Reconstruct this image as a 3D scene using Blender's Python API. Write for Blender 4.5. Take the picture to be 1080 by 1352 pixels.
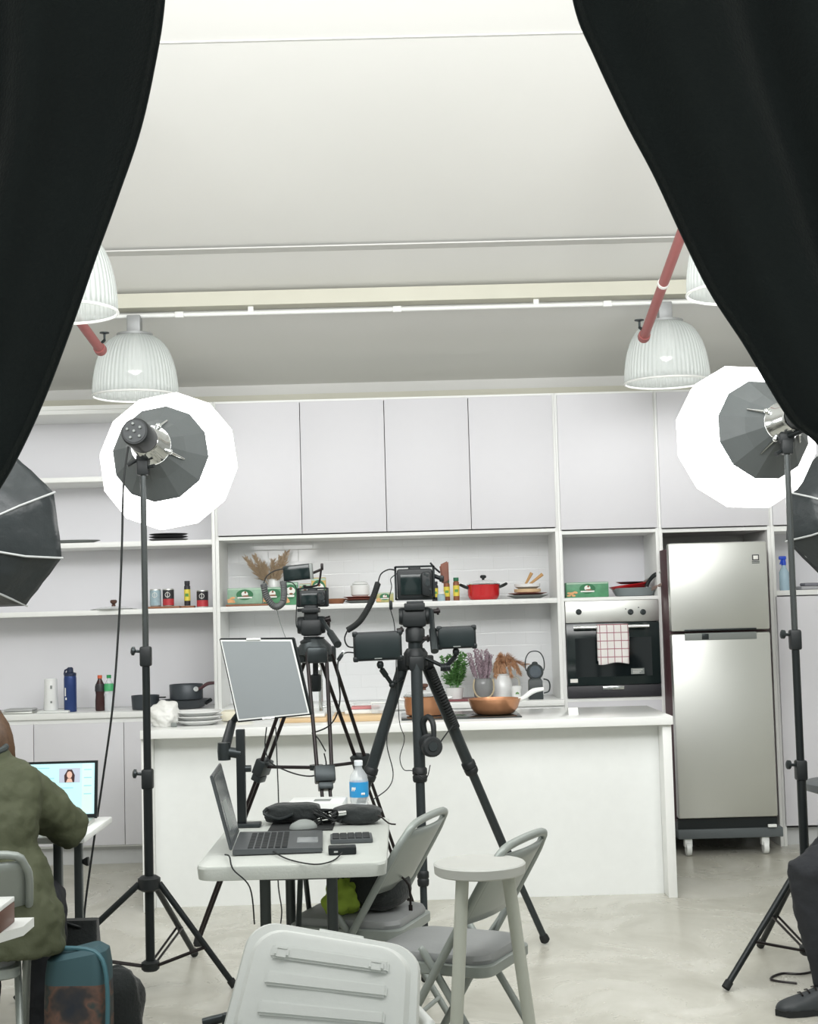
import bpy, bmesh, math, random
from mathutils import Vector, Matrix, Euler, noise
for o in list(bpy.data.objects): bpy.data.objects.remove(o, do_unlink=True)
S = bpy.context.scene; C = S.collection; R = math.radians; PI = math.pi
random.seed(7)

# ---------------------------------------------------------------- camera, world, exposure
F = 1900.0; EYE = 1.49; PITCH = math.atan(124/1900); ROLL = R(-1.55); YAW = R(-0.4)
CM = Matrix.Rotation(YAW, 3, 'Z') @ Matrix.Rotation(PI/2 + PITCH, 3, 'X') @ Matrix.Rotation(ROLL, 3, 'Z')
cd = bpy.data.cameras.new('camera'); cam = bpy.data.objects.new('camera', cd); C.objects.link(cam)
cam.location = (0, 0, EYE); cam.rotation_euler = CM.to_euler()
cd.sensor_fit = 'HORIZONTAL'; cd.sensor_width = 36; cd.lens = 36*F/1080; cd.clip_start = .05; cd.clip_end = 100
S.camera = cam
S.view_settings.view_transform = 'Standard'; S.view_settings.look = 'None'; S.view_settings.gamma = 1
S.view_settings.exposure = 0.64
w = bpy.data.worlds.new('world'); S.world = w; w.use_nodes = True
w.node_tree.nodes['Background'].inputs[0].default_value = (.95, 1, .97, 1)
w.node_tree.nodes['Background'].inputs[1].default_value = 0.5
DISH = 4.2        # radiance of the two lantern softboxes
PENDANT = 2.4    # watts of each pendant bulb
S.cycles.max_bounces = 8
def area(name, loc, target, sx, sy, watts, col):
    l = bpy.data.lights.new(name, 'AREA'); l.shape = 'RECTANGLE'; l.size = sx; l.size_y = sy; l.energy = watts; l.color = col
    o = bpy.data.objects.new(name, l); C.objects.link(o); o.location = loc
    o.rotation_euler = (Vector(target)-Vector(loc)).to_track_quat('-Z', 'Y').to_euler(); return o
area('room_fill', (0, 3.3, 3.5), (0, 8.2, .9), 5.5, 1.2, 50, (.99, .99, 1))         # added fill panel above the view, brightens the kitchen
area('ceiling_fill', (0, 2.9, 3.0), (0, 7.2, 3.75), 6, .8, 88, (1, 1, .985))  # added uplight out of view, brightens the sloping ceiling
area('floor_fill', (0, 4.6, 3.75), (0, 4.9, 0), 6, .9, 7, (1, .99, .97))  # weak overhead fill added out of view to lift the floor

def P(px, py, Y):
    d = CM @ Vector(((px-540)/F, -(py-676)/F, -1.0)); t = Y/d.y
    return Vector((d.x*t, Y, EYE + d.z*t))
def G(px, py, z=0.0):
    d = CM @ Vector(((px-540)/F, -(py-676)/F, -1.0)); t = (z-EYE)/d.z
    return Vector((d.x*t, d.y*t, z))
V = Vector

# ---------------------------------------------------------------- materials
MT = {}
def mat(name, col, rough=.5, metal=0, noise_=0, nscale=20, bump=0, bscale=60, emit=0, alpha=1, trans=0, coat=0, sheen=0, ior=1.45):
    if name in MT: return MT[name]
    m = bpy.data.materials.new(name); m.use_nodes = True; nt = m.node_tree; b = nt.nodes['Principled BSDF']
    c = (*col, 1); b.inputs['Base Color'].default_value = c
    b.inputs['Roughness'].default_value = rough; b.inputs['Metallic'].default_value = metal
    b.inputs['Alpha'].default_value = alpha; b.inputs['Transmission Weight'].default_value = trans
    b.inputs['Coat Weight'].default_value = coat; b.inputs['Sheen Weight'].default_value = sheen; b.inputs['IOR'].default_value = ior
    if emit:
        b.inputs['Emission Color'].default_value = c; b.inputs['Emission Strength'].default_value = emit
    tc = nt.nodes.new('ShaderNodeTexCoord')
    n = nt.nodes.new('ShaderNodeTexNoise'); n.inputs['Scale'].default_value = nscale; n.inputs['Detail'].default_value = 5
    nt.links.new(tc.outputs['Object'], n.inputs['Vector'])
    mx = nt.nodes.new('ShaderNodeMix'); mx.data_type = 'RGBA'
    k = noise_ if noise_ else .03
    mx.inputs[6].default_value = tuple(min(1, v*(1-k)) for v in col) + (1,)
    mx.inputs[7].default_value = tuple(min(1, v*(1+k)) for v in col) + (1,)
    nt.links.new(n.outputs['Fac'], mx.inputs[0]); nt.links.new(mx.outputs[2], b.inputs['Base Color'])
    if bump:
        n2 = nt.nodes.new('ShaderNodeTexNoise'); n2.inputs['Scale'].default_value = bscale; n2.inputs['Detail'].default_value = 6
        nt.links.new(tc.outputs['Object'], n2.inputs['Vector'])
        bp = nt.nodes.new('ShaderNodeBump'); bp.inputs['Strength'].default_value = bump; bp.inputs['Distance'].default_value = .01
        nt.links.new(n2.outputs['Fac'], bp.inputs['Height']); nt.links.new(bp.outputs['Normal'], b.inputs['Normal'])
    MT[name] = m; return m
def ramp(nt, fac, stops):
    r = nt.nodes.new('ShaderNodeValToRGB'); e = r.color_ramp.elements
    while len(e) < len(stops): e.new(.5)
    for i, (p, c) in enumerate(stops): e[i].position = p; e[i].color = (*c, 1)
    nt.links.new(fac, r.inputs[0]); return r.outputs[0]

WH = mat('white_laminate', (.685, .68, .71), .5, noise_=.01)
WHE = mat('white_laminate_edge', (.84, .85, .83), .4, noise_=.01)
BACKP = mat('white_back_panel', (.79, .785, .815), .6, noise_=.02, nscale=3)
TOPM = mat('white_worktop', (.86, .87, .85), .18, noise_=.01)
CEILM = mat('ceiling_paint', (.78, .78, .755), .8, noise_=.02, nscale=1.5, bump=.05, bscale=8)
WALLM = mat('wall_paint', (.72, .72, .70), .8, noise_=.02, nscale=2)
CREAM = mat('cream_paint', (.60, .59, .50), .6, noise_=.04, nscale=6)
BLK = mat('black_metal', (.013, .017, .018), .4, .3)
BLKP = mat('black_plastic', (.011, .014, .015), .5, bump=.05)
BLKR = mat('black_rubber', (.012, .014, .014), .75)
DKG = mat('dark_grey_metal', (.04, .048, .05), .35, .6)
GREYP = mat('grey_plastic', (.22, .24, .23), .5)
CARB = mat('carbon_tube', (.032, .04, .042), .35, .3, noise_=.25, nscale=180)
REDM = mat('red_anodised', (.25, .01, .01), .35, .6)
DKRED = mat('dark_red_tube', (.016, .012, .012), .35, .4)
CHR = mat('chrome', (.75, .77, .77), .12, 1)
STEEL = mat('brushed_steel', (.66, .67, .64), .42, 1, noise_=.04, nscale=3)
GREYT = mat('grey_powder_coat', (.30, .33, .31), .35, .2, noise_=.04)
CUSH = mat('grey_vinyl', (.27, .28, .28), .55, bump=.1)
SCR = mat('black_glass', (.012, .02, .02), .12)
GLASS = mat('clear_glass', (.92, .95, .94), .04, alpha=.28)
PLAST = mat('clear_plastic', (.85, .9, .92), .1, alpha=.35)
WOOD = mat('brown_wood', (.28, .12, .06), .5, noise_=.25, nscale=14)
WOODL = mat('light_wood', (.66, .48, .28), .5, noise_=.15, nscale=10)
CERAM = mat('white_ceramic', (.82, .83, .82), .15)
WPL = mat('white_plastic', (.82, .84, .82), .35)
COPPER = mat('copper_coat', (.55, .27, .14), .25, .5, noise_=.08)
FAB = mat('black_fabric', (.015, .019, .019), .85, bump=.4, bscale=90, sheen=.2)
SOFTF = mat('softbox_fabric', (.028, .034, .036), .36, bump=.5, bscale=16, noise_=.2)
DISHG = mat('dish_grey_fabric', (.09, .10, .10), .5, bump=.2, bscale=25)
REDP = mat('red_pipe_paint', (.33, .11, .105), .45, noise_=.08)
RED = mat('red_enamel', (.55, .015, .02), .15, coat=.5)
GREEN = mat('packet_green', (.10, .30, .16), .4, noise_=.4, nscale=25)
YEL = mat('label_yellow', (.75, .62, .08), .45, noise_=.1)
LABW = mat('label_white', (.82, .82, .78), .5)
LABR = mat('label_red', (.5, .04, .05), .45, noise_=.3, nscale=60)
LABB = mat('label_blue', (.03, .30, .62), .35)
LABK = mat('label_black', (.03, .03, .035), .45)
PEACH = mat('label_orange', (.75, .40, .18), .5, noise_=.3, nscale=50)

# ---------------------------------------------------------------- mesh builder
def frame(a, b):
    z = (b-a).normalized(); u = V((0, 0, 1)) if abs(z.z) < .95 else V((1, 0, 0))
    x = u.cross(z).normalized(); y = z.cross(x); return x, y, z
ROOTM = {}
class MB:
    def __init__(s): s.b = bmesh.new()
    def _merge(s, t, M=None):
        if M is not None: t.transform(M)
        me = bpy.data.meshes.new('t'); t.to_mesh(me); t.free(); s.b.from_mesh(me); bpy.data.meshes.remove(me); return s
    def box(s, c, d, r=0, rot=None, seg=2):
        t = bmesh.new(); bmesh.ops.create_cube(t, size=1); t.transform(Matrix.Diagonal((d[0], d[1], d[2], 1)))
        if r: bmesh.ops.bevel(t, geom=t.edges[:], offset=min(r, min(d)*.49), segments=seg, affect='EDGES', profile=.5)
        M = Matrix.Translation(c)
        if rot is not None: M = M @ (rot.to_4x4() if isinstance(rot, Matrix) else Euler(rot).to_matrix().to_4x4())
        return s._merge(t, M)
    def bx(s, a, b, r=0):
        a, b = V(a), V(b); return s.box((a+b)/2, [abs(b[i]-a[i]) for i in range(3)], r)
    def tube(s, pts, r, seg=10, cap=True, smooth_n=0):
        pts = [V(p) for p in pts]
        if smooth_n: pts, r = spline(pts, smooth_n, r)
        rs = r if isinstance(r, (list, tuple)) else [r]*len(pts); rings = []; px = None
        for i, p in enumerate(pts):
            a = pts[max(0, i-1)]; b = pts[min(len(pts)-1, i+1)]
            if (b-a).length < 1e-9: b = a + V((0, 0, 1e-4))
            z = (b-a).normalized()
            if px is None: x, y, z = frame(a, b)
            else:
                x = px - z*px.dot(z)
                if x.length < 1e-6: x, y, z = frame(a, b)
                x.normalize(); y = z.cross(x)
            px = x
            rings.append([s.b.verts.new(p + (x*math.cos(2*PI*k/seg) + y*math.sin(2*PI*k/seg))*rs[i]) for k in range(seg)])
        for i in range(len(rings)-1):
            for k in range(seg):
                s.b.faces.new((rings[i][k], rings[i][(k+1) % seg], rings[i+1][(k+1) % seg], rings[i+1][k]))
        if cap: s.b.faces.new(rings[0][::-1]); s.b.faces.new(rings[-1])
        return s
    def lathe(s, prof, c=(0, 0, 0), axis=(0, 0, 1), seg=28, cap=True, rot0=0, sx=1, sy=1):
        c = V(c); x, y, z = frame(V((0, 0, 0)), V(axis))
        if tuple(axis) == (0, 0, 1): x, y, z = V((1, 0, 0)), V((0, 1, 0)), V((0, 0, 1))
        rings = []
        for r, h in prof:
            rings.append([s.b.verts.new(c + z*h + (x*sx*math.cos(rot0+2*PI*k/seg) + y*sy*math.sin(rot0+2*PI*k/seg))*max(r, 1e-4)) for k in range(seg)])
        for i in range(len(rings)-1):
            for k in range(seg):
                s.b.faces.new((rings[i][k], rings[i][(k+1) % seg], rings[i+1][(k+1) % seg], rings[i+1][k]))
        if cap:
            s.b.faces.new(rings[0][::-1]); s.b.faces.new(rings[-1])
        return s
    def ball(s, c, r, seg=16, sc=(1, 1, 1)):
        t = bmesh.new(); bmesh.ops.create_uvsphere(t, u_segments=seg, v_segments=seg//2+2, radius=r)
        return s._merge(t, Matrix.Translation(c) @ Matrix.Diagonal((*sc, 1)))
    def poly(s, pts, thick):          # planar outline given an extrusion vector
        thick = V(thick); a = [s.b.verts.new(V(p)) for p in pts]; b = [s.b.verts.new(V(p)+thick) for p in pts]
        n = len(pts); s.b.faces.new(a[::-1]); s.b.faces.new(b)
        for i in range(n): s.b.faces.new((a[i], a[(i+1) % n], b[(i+1) % n], b[i]))
        return s
    def grid(s, fn, nu, nv):
        g = [[s.b.verts.new(fn(i/nu, j/nv)) for j in range(nv+1)] for i in range(nu+1)]
        for i in range(nu):
            for j in range(nv): s.b.faces.new((g[i][j], g[i+1][j], g[i+1][j+1], g[i][j+1]))
        return s
    def loft(s, rings, cap=True):     # rings: list of point lists, same length
        rv = [[s.b.verts.new(V(p)) for p in r] for r in rings]; n = len(rv[0])
        for i in range(len(rv)-1):
            for k in range(n): s.b.faces.new((rv[i][k], rv[i][(k+1) % n], rv[i+1][(k+1) % n], rv[i+1][k]))
        if cap: s.b.faces.new(rv[0][::-1]); s.b.faces.new(rv[-1])
        return s
    def build(s, name, m, parent=None, smooth=True, world=False, solid=0, mods=None):
        bmesh.ops.recalc_face_normals(s.b, faces=s.b.faces[:])
        if world and parent is not None: s.b.transform(ROOTM[parent.name].inverted())
        me = bpy.data.meshes.new(name); s.b.to_mesh(me); s.b.free()
        o = bpy.data.objects.new(name, me); C.objects.link(o); me.materials.append(m)
        if smooth:
            me.polygons.foreach_set('use_smooth', [True]*len(me.polygons))
            me.set_sharp_from_angle(angle=R(38))
        if parent is not None:
            o.parent = parent; ROOTM[o.name] = ROOTM[parent.name]
        else: ROOTM[o.name] = Matrix.Identity(4)
        if solid:
            k = o.modifiers.new('solid', 'SOLIDIFY'); k.thickness = solid; k.offset = 0
        return o
def spline(pts, n, r=None):
    out = []; ro = []; rs = r if isinstance(r, (list, tuple)) else None
    for i in range(len(pts)-1):
        p0 = pts[max(i-1, 0)]; p1 = pts[i]; p2 = pts[i+1]; p3 = pts[min(i+2, len(pts)-1)]
        for k in range(n):
            t = k/n
            out.append(.5*((2*p1) + (p2-p0)*t + (2*p0-5*p1+4*p2-p3)*t*t + (3*p1-p0-3*p2+p3)*t**3))
            if rs: ro.append(rs[i]*(1-t)+rs[i+1]*t)
    out.append(pts[-1])
    if rs: ro.append(rs[-1])
    return out, (ro if rs else r)
def tag(o, label, cat, group=None, kind=None):
    o['label'] = label; o['category'] = cat
    if group: o['group'] = group
    if kind: o['kind'] = kind
    return o
def thing(name, label, cat, loc=(0, 0, 0), rz=0, group=None):
    o = bpy.data.objects.new(name, None); C.objects.link(o); o.location = loc; o.rotation_euler = (0, 0, rz); o.empty_display_size = .05
    ROOTM[o.name] = Matrix.Translation(loc) @ Matrix.Rotation(rz, 4, 'Z'); return tag(o, label, cat, group)
def struct(name, mb, m, **k):
    o = mb.build(name, m, **k); o['kind'] = 'structure'; return o
def dup(root, loc, rz, label, group=None):
    r = root.copy(); C.objects.link(r); r.location = loc; r.rotation_euler = (0, 0, rz); r['label'] = label
    ROOTM[r.name] = Matrix.Translation(loc) @ Matrix.Rotation(rz, 4, 'Z')
    if group: r['group'] = group
    for ch in list(root.children):
        c = ch.copy(); C.objects.link(c); c.parent = r
        for g in ch.children:
            d = g.copy(); C.objects.link(d); d.parent = c
    return r
def coil(a, b, r, turns, sag=None, n=10):
    """centre line of a coiled cable along a polyline"""
    pts, _ = spline([V(p) for p in ([a]+(sag or [])+[b])], 24)
    out = []; N = turns*n
    for i in range(N+1):
        t = i/N*(len(pts)-1); k = min(int(t), len(pts)-2); p = pts[k].lerp(pts[k+1], t-k)
        x, y, z = frame(pts[k], pts[k+1]); q = 2*PI*i/n
        out.append(p + (x*math.cos(q)+y*math.sin(q))*r)
    return out

# ---------------------------------------------------------------- the room
def ceil_z(y): return 2.95 + (9.3-y)*.25
m = bpy.data.materials.new('polished_concrete'); m.use_nodes = True; nt = m.node_tree; b = nt.nodes['Principled BSDF']
tc = nt.nodes.new('ShaderNodeTexCoord')
mp = nt.nodes.new('ShaderNodeMapping'); mp.inputs['Scale'].default_value = (1, .75, 1); nt.links.new(tc.outputs['Object'], mp.inputs[0])
n1 = nt.nodes.new('ShaderNodeTexNoise'); n1.inputs['Scale'].default_value = 2.2; n1.inputs['Detail'].default_value = 9; n1.inputs['Roughness'].default_value = .62
n1.inputs['Distortion'].default_value = .8
nt.links.new(mp.outputs[0], n1.inputs['Vector'])
col = ramp(nt, n1.outputs['Fac'], [(.30, (.40, .39, .33)), (.5, (.52, .51, .445)), (.72, (.66, .65, .59))])
n3 = nt.nodes.new('ShaderNodeTexNoise'); n3.inputs['Scale'].default_value = 5.5; n3.inputs['Detail'].default_value = 4; nt.links.new(mp.outputs[0], n3.inputs['Vector'])
spot = ramp(nt, n3.outputs['Fac'], [(.0, (1, 1, 1)), (.70, (1, 1, 1)), (.73, (.78, .78, .77))])
mx = nt.nodes.new('ShaderNodeMix'); mx.data_type = 'RGBA'; mx.blend_type = 'MULTIPLY'; mx.inputs[0].default_value = 1
nt.links.new(col, mx.inputs[6]); nt.links.new(spot, mx.inputs[7]); nt.links.new(mx.outputs[2], b.inputs['Base Color'])
rr = ramp(nt, n1.outputs['Fac'], [(.3, (.36, .36, .36)), (.7, (.2, .2, .2))]); nt.links.new(rr, b.inputs['Roughness'])
bp = nt.nodes.new('ShaderNodeBump'); bp.inputs['Strength'].default_value = .12; bp.inputs['Distance'].default_value = .02
nt.links.new(n1.outputs['Fac'], bp.inputs['Height']); nt.links.new(bp.outputs['Normal'], b.inputs['Normal'])
FLOORM = m
struct('floor', MB().bx((-5, -1.5, -.1), (5, 9.4, 0)), FLOORM)
struct('wall_back', MB().bx((-5, 9.3, 0), (5, 9.4, 3.2)), WALLM)
struct('wall_left', MB().poly([(-5, -1.5, 0), (-5, 9.3, 0), (-5, 9.3, 2.95), (-5, -1.5, ceil_z(-1.5))], (-.1, 0, 0)), WALLM)
struct('wall_right', MB().poly([(5, -1.5, 0), (5, 9.3, 0), (5, 9.3, 2.95), (5, -1.5, ceil_z(-1.5))], (.1, 0, 0)), WALLM)
struct('ceiling', MB().poly([(-5, -1.5, ceil_z(-1.5)), (5, -1.5, ceil_z(-1.5)), (5, 9.4, ceil_z(9.4)), (-5, 9.4, ceil_z(9.4))], (0, 0, .1)), CEILM)
TRIMM = mat('trim_paint', (.66, .66, .64), .8)
def ceil_strip(name, y, h, d, m):
    struct(name, MB().bx((-4.99, y, ceil_z(y+d)-h), (4.99, y+d, ceil_z(y+d)+.005)), m)
ceil_strip('trim_1', 7.45, .002, .1, TRIMM)
ceil_strip('trim_2', 7.93, .075, .12, CREAM)
ceil_strip('trim_3', 8.08, .06, .04, WHE)
ceil_strip('trim_4', 5.78, .0015, .015, TRIMM)
struct('trim_5', MB().bx((-5, 9.2, 2.76), (5, 9.3, 2.87)), CREAM)
for i, x in enumerate((-1.59,)):
    ys = (5.2, 7.93)
    struct('trim_6', MB().poly([(x, ys[0], ceil_z(ys[0])+.002), (x, ys[1], ceil_z(ys[1])+.002), (x, ys[1], ceil_z(ys[1])-.025), (x, ys[0], ceil_z(ys[0])-.025)], (.03, 0, 0)), TRIMM)

# conduit that carries the pendants
CY = 7.98
cz = P(540, 408, CY).z
cd_ = thing('ceiling_conduit', 'thin white conduit running across the ceiling just below the cream beam', 'conduit', (0, CY, cz))
MB().tube([(-4.9, 0, 0), (4.9, 0, 0)], .013, 10).build('pipe', WHE, cd_)
k = MB()
for x in (-1.2, 0.02, 1.2): k.box((x, 0, 0), (.05, .035, .035), .006)
k.build('junction_box', WHE, cd_)
zz = ceil_z(8.05)-.075-cz
for x in (-4, -2.4, -.8, .8, 2.4, 4): MB().box((x, 0, zz/2), (.03, .02, zz)).build('clip', WHE, cd_)
# ---------------------------------------------------------------- pendants
DOME = bpy.data.materials.new('prismatic_acrylic'); DOME.use_nodes = True; nt = DOME.node_tree
b = nt.nodes['Principled BSDF']; b.inputs['Base Color'].default_value = (.66, .69, .68, 1); b.inputs['Roughness'].default_value = .25
tr = nt.nodes.new('ShaderNodeBsdfTranslucent'); tr.inputs[0].default_value = (.6, .63, .62, 1)
tp = nt.nodes.new('ShaderNodeBsdfTransparent')
m1 = nt.nodes.new('ShaderNodeMixShader'); m1.inputs[0].default_value = .5
m2 = nt.nodes.new('ShaderNodeMixShader'); m2.inputs[0].default_value = .28
nt.links.new(b.outputs[0], m1.inputs[1]); nt.links.new(tr.outputs[0], m1.inputs[2])
nt.links.new(m1.outputs[0], m2.inputs[1]); nt.links.new(tp.outputs[0], m2.inputs[2])
nt.links.new(m2.outputs[0], nt.nodes['Material Output'].inputs['Surface'])
tc = nt.nodes.new('ShaderNodeTexCoord'); wv = nt.nodes.new('ShaderNodeTexGradient'); wv.gradient_type = 'RADIAL'
nt.links.new(tc.outputs['Object'], wv.inputs[0])
ml = nt.nodes.new('ShaderNodeMath'); ml.operation = 'MULTIPLY'; ml.inputs[1].default_value = 2*PI*60; nt.links.new(wv.outputs['Fac'], ml.inputs[0])
sn = nt.nodes.new('ShaderNodeMath'); sn.operation = 'SINE'; nt.links.new(ml.outputs[0], sn.inputs[0])
bp = nt.nodes.new('ShaderNodeBump'); bp.inputs['Strength'].default_value = .8; bp.inputs['Distance'].default_value = .005
nt.links.new(sn.outputs[0], bp.inputs['Height']); nt.links.new(bp.outputs['Normal'], b.inputs['Normal'])
BULB = mat('lamp_bulb_glow', (1, 1, .97), .5, emit=.35)
STEM = mat('grey_fitting', (.33, .34, .34), .45, .3)
def pendant(loc, label, stemh):
    t = thing('pendant_lamp', label, 'lamp', loc, 0, 'acrylic dome pendants over the kitchen')
    # origin at the rim centre; dome .47 wide .38 tall
    R0 = .236; H = .345
    pr = [(R0, 0)] + [(R0*(1-.0*i)*math.cos(a)**.62*.985+.004, H*math.sin(a)) for i, a in enumerate([R(8*j) for j in range(1, 10)])]
    pr = [p for p in pr if p[0] > .09] + [(.09, H*.985)]
    MB().lathe(pr, seg=48, cap=False).build('shade', DOME, t, solid=.004)
    ri = MB(); ri.tube([(R0*math.cos(a), R0*math.sin(a), 0) for a in [2*PI*i/48 for i in range(49)]], .006, 8, cap=False); ri.build('rim', WHE, t)
    MB().lathe([(.1, H*.975), (.1, H+.005), (.06, H+.012)]).build('top_cap', STEM, t)
    MB().box((0, 0, H+.01+stemh/2), (.075, .075, stemh), .006).build('ballast_box', STEM, t)
    MB().lathe([(.02, .38), (.022, .3), (.05, .24), (.055, .19), (.04, .14), (.005, .12)], seg=20).build('bulb', BULB, t)
    l = bpy.data.lights.new('bulb_light', 'POINT'); l.energy = PENDANT; l.color = (1, .99, .96); l.shadow_soft_size = .06
    lo = bpy.data.objects.new('bulb_light', l); C.objects.link(lo); lo.location = (0, 0, .08); lo.parent = t
    return t
a = P(179, 523, CY); b_ = P(881, 505, CY)
p1 = pendant((a.x, CY, a.z), 'white acrylic dome pendant hanging directly above the left round light', cz-a.z-.355)
a2 = P(77, 412, 5.75); b2 = P(985, 386, 5.75)
sh = ceil_z(5.75)-a2.z-.355
def drop(r, loc, label): return dup(r, loc, 0, label)
p2 = drop(p1, (b_.x, CY, b_.z), 'white acrylic dome pendant under the lower end of the red pipe on the right')
p3 = pendant((a2.x, 5.75, a2.z), 'larger looking nearer dome pendant half hidden by the left curtain', sh)
p4 = drop(p3, (b2.x, 5.75, b2.z), 'nearer dome pendant mostly hidden behind the right curtain')
# ---------------------------------------------------------------- red sprinkler pipes
def sprinkler(pa, pb, label, hx):
    t = thing('sprinkler_pipe', label, 'pipe', pb)
    d = (pa-pb)
    MB().tube([pb, pb+d*1.0], .024, 16).build('pipe', REDP, t, world=True)
    MB().lathe([(.03, -.01), (.032, 0), (.03, .03)], pb, d).build('end_cap', REDP, t, world=True)
    k = MB(); q = pb+V((hx, 0, .05)); k.tube([pb+d*.03, q], .008); k.lathe([(.006, 0), (.006, .03), (.025, .035), (.025, .04)], q, (0, 0, 1), 12)
    k.build('sprinkler_head', DKG, t, world=True)
    c = pb+d*.33
    MB().lathe([(.028, -.01), (.028, .01)], c, d, 16).build('clamp', WHE, t, world=True)
def on_slope(px, py, Y0, px2, py2):   # from a start point follow the roof slope towards the camera
    a = P(px, py, Y0); best = None
    for i in range(400):
        Y = Y0 - i*.01; q = P(px2, py2, Y)
        e = abs((q.z-a.z) - (Y0-Y)*.25)
        if best is None or e < best[0]: best = (e, q)
    return best[1]
pb = P(850, 445, 7.3); pa = on_slope(850, 445, 7.3, 903, 300); d = pa-pb
sprinkler(pb+d*1.6, pb, 'faded red sprinkler pipe sloping up behind the right curtain', -.02)
pb = P(133, 462, 7.3); pa = on_slope(133, 462, 7.3, 105, 424)
sprinkler(pb+(pa-pb)*4, pb, 'short visible end of a faded red pipe beside the left curtain', .02)

# ---------------------------------------------------------------- kitchen wall units
YF = 8.68
xa = P(284.5, 720, YF).x; xb = P(738, 720, YF).x; xc = P(870.5, 720, YF).x; xd = P(1026, 900, YF).x
zt = P(540, 524, YF).z; zd = P(540, 707, YF).z; zs = P(540, 794, YF).z; zc = P(540, 929, YF).z
print('GEO', xa, xb, xc, xd, zt, zd, zs, zc)
TH = .02; DEP = .45; YB = 9.28
zs = 1.515
def unit(name, label, x0, x1, z0, z1, bottom=True, back=True, y0=YF, yb=YF+DEP, backm=BACKP):
    t = thing(name, label, 'cabinet', ((x0+x1)/2, y0, z0))
    c = MB()
    c.bx((x0, y0, z0), (x0+TH, YB, z1), .001); c.bx((x1-TH, y0, z0), (x1, YB, z1), .001)
    c.bx((x0+TH, y0+.001, z1-TH), (x1-TH, YB, z1))
    if bottom: c.bx((x0+TH, y0+.001, z0), (x1-TH, YB, z0+TH))
    c.build('carcass', WHE, t, world=True)
    if back:
        MB().bx((x0+TH, yb, z0), (x1-TH, yb+.012, z1-TH)).build('back_panel', backm, t, world=True)
    return t
def door(t, x0, x1, z0, z1, y=YF, m=WH):
    g = .002
    return MB().bx((x0+g, y-.018, z0+g), (x1-g, y, z1-g), .0015).build('door', m, t, world=True)
# upper cabinet with four doors
t = unit('wall_cabinet', 'long white wall cabinet with four tall flat doors above the tiled niche', xa, xb, zd, zt, back=False)
wd = (xb-xa-.03)/4
for i in range(4): door(t, xa+.015+wd*i, xa+.015+wd*(i+1), zd+.025, zt-.012)
# tiled niche with one shelf
TILE = bpy.data.materials.new('white_gloss_tile'); TILE.use_nodes = True; nt = TILE.node_tree; b = nt.nodes['Principled BSDF']
tc = nt.nodes.new('ShaderNodeTexCoord'); sp = nt.nodes.new('ShaderNodeSeparateXYZ'); cb = nt.nodes.new('ShaderNodeCombineXYZ')
nt.links.new(tc.outputs['Object'], sp.inputs[0]); nt.links.new(sp.outputs[0], cb.inputs[0]); nt.links.new(sp.outputs[2], cb.inputs[1])
br = nt.nodes.new('ShaderNodeTexBrick'); nt.links.new(cb.outputs[0], br.inputs['Vector']); br.inputs['Scale'].default_value = 1
br.inputs['Brick Width'].default_value = .19; br.inputs['Row Height'].default_value = .08; br.inputs['Mortar Size'].default_value = .0035
br.inputs['Mortar Smooth'].default_value = .9
br.inputs['Color1'].default_value = (.87, .88, .89, 1); br.inputs['Color2'].default_value = (.86, .87, .88, 1); br.inputs['Mortar'].default_value = (.82, .83, .84, 1)
nt.links.new(br.outputs['Color'], b.inputs['Base Color']); b.inputs['Roughness'].default_value = .06
bp = nt.nodes.new('ShaderNodeBump'); bp.inputs['Strength'].default_value = .15; bp.inputs['Distance'].default_value = .004; bp.invert = True
nt.links.new(br.outputs['Fac'], bp.inputs['Height']); nt.links.new(bp.outputs['Normal'], b.inputs['Normal'])
t = thing('tiled_niche', 'open white niche with glossy tiled back and one long shelf between counter and wall cabinet', 'shelf', ((xa+xb)/2, YF, zc))
for x_ in (xa, xb-TH): MB().bx((x_, YF, zc), (x_+TH, YB, zd)).build('side_panel', WHE, t, world=True)
MB().bx((xa+TH, YF+DEP, zc), (xb-TH, YF+DEP+.015, zd)).build('tiled_back', TILE, t, world=True)
MB().bx((xa+TH, YF+.01, zs-.03), (xb-TH, YF+DEP, zs), .001).build('shelf', WHE, t, world=True)
# left open shelves
xl = -3.4
zl = [P(130, 716, YF).z, P(130, 629, YF).z, P(100, 540, YF).z]
t = thing('open_shelf_unit', 'tall open white shelf unit on the left of the tiled niche', 'shelf', ((xl+xa)/2, YF, zc))
for x_ in (xa-TH-.002, xl): MB().bx((x_, YF, zc), (x_+TH, YB, zt), .001).build('side_panel', WHE, t, world=True)
MB().bx((xl+TH, YF+DEP, zc), (xa-TH-.002, YF+DEP+.012, zt)).build('back_panel', BACKP, t, world=True)
MB().bx((xl+TH, YF+.001, zt-.025), (xa-TH-.002, YF+DEP, zt)).build('top_panel', WHE, t, world=True)
for z in (zs, zl[0], zl[1], zl[2]): MB().bx((xl+TH, YF+.01, z-.03), (xa-TH-.002, YF+DEP, z), .001).build('shelf', WHE, t, world=True)
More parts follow.
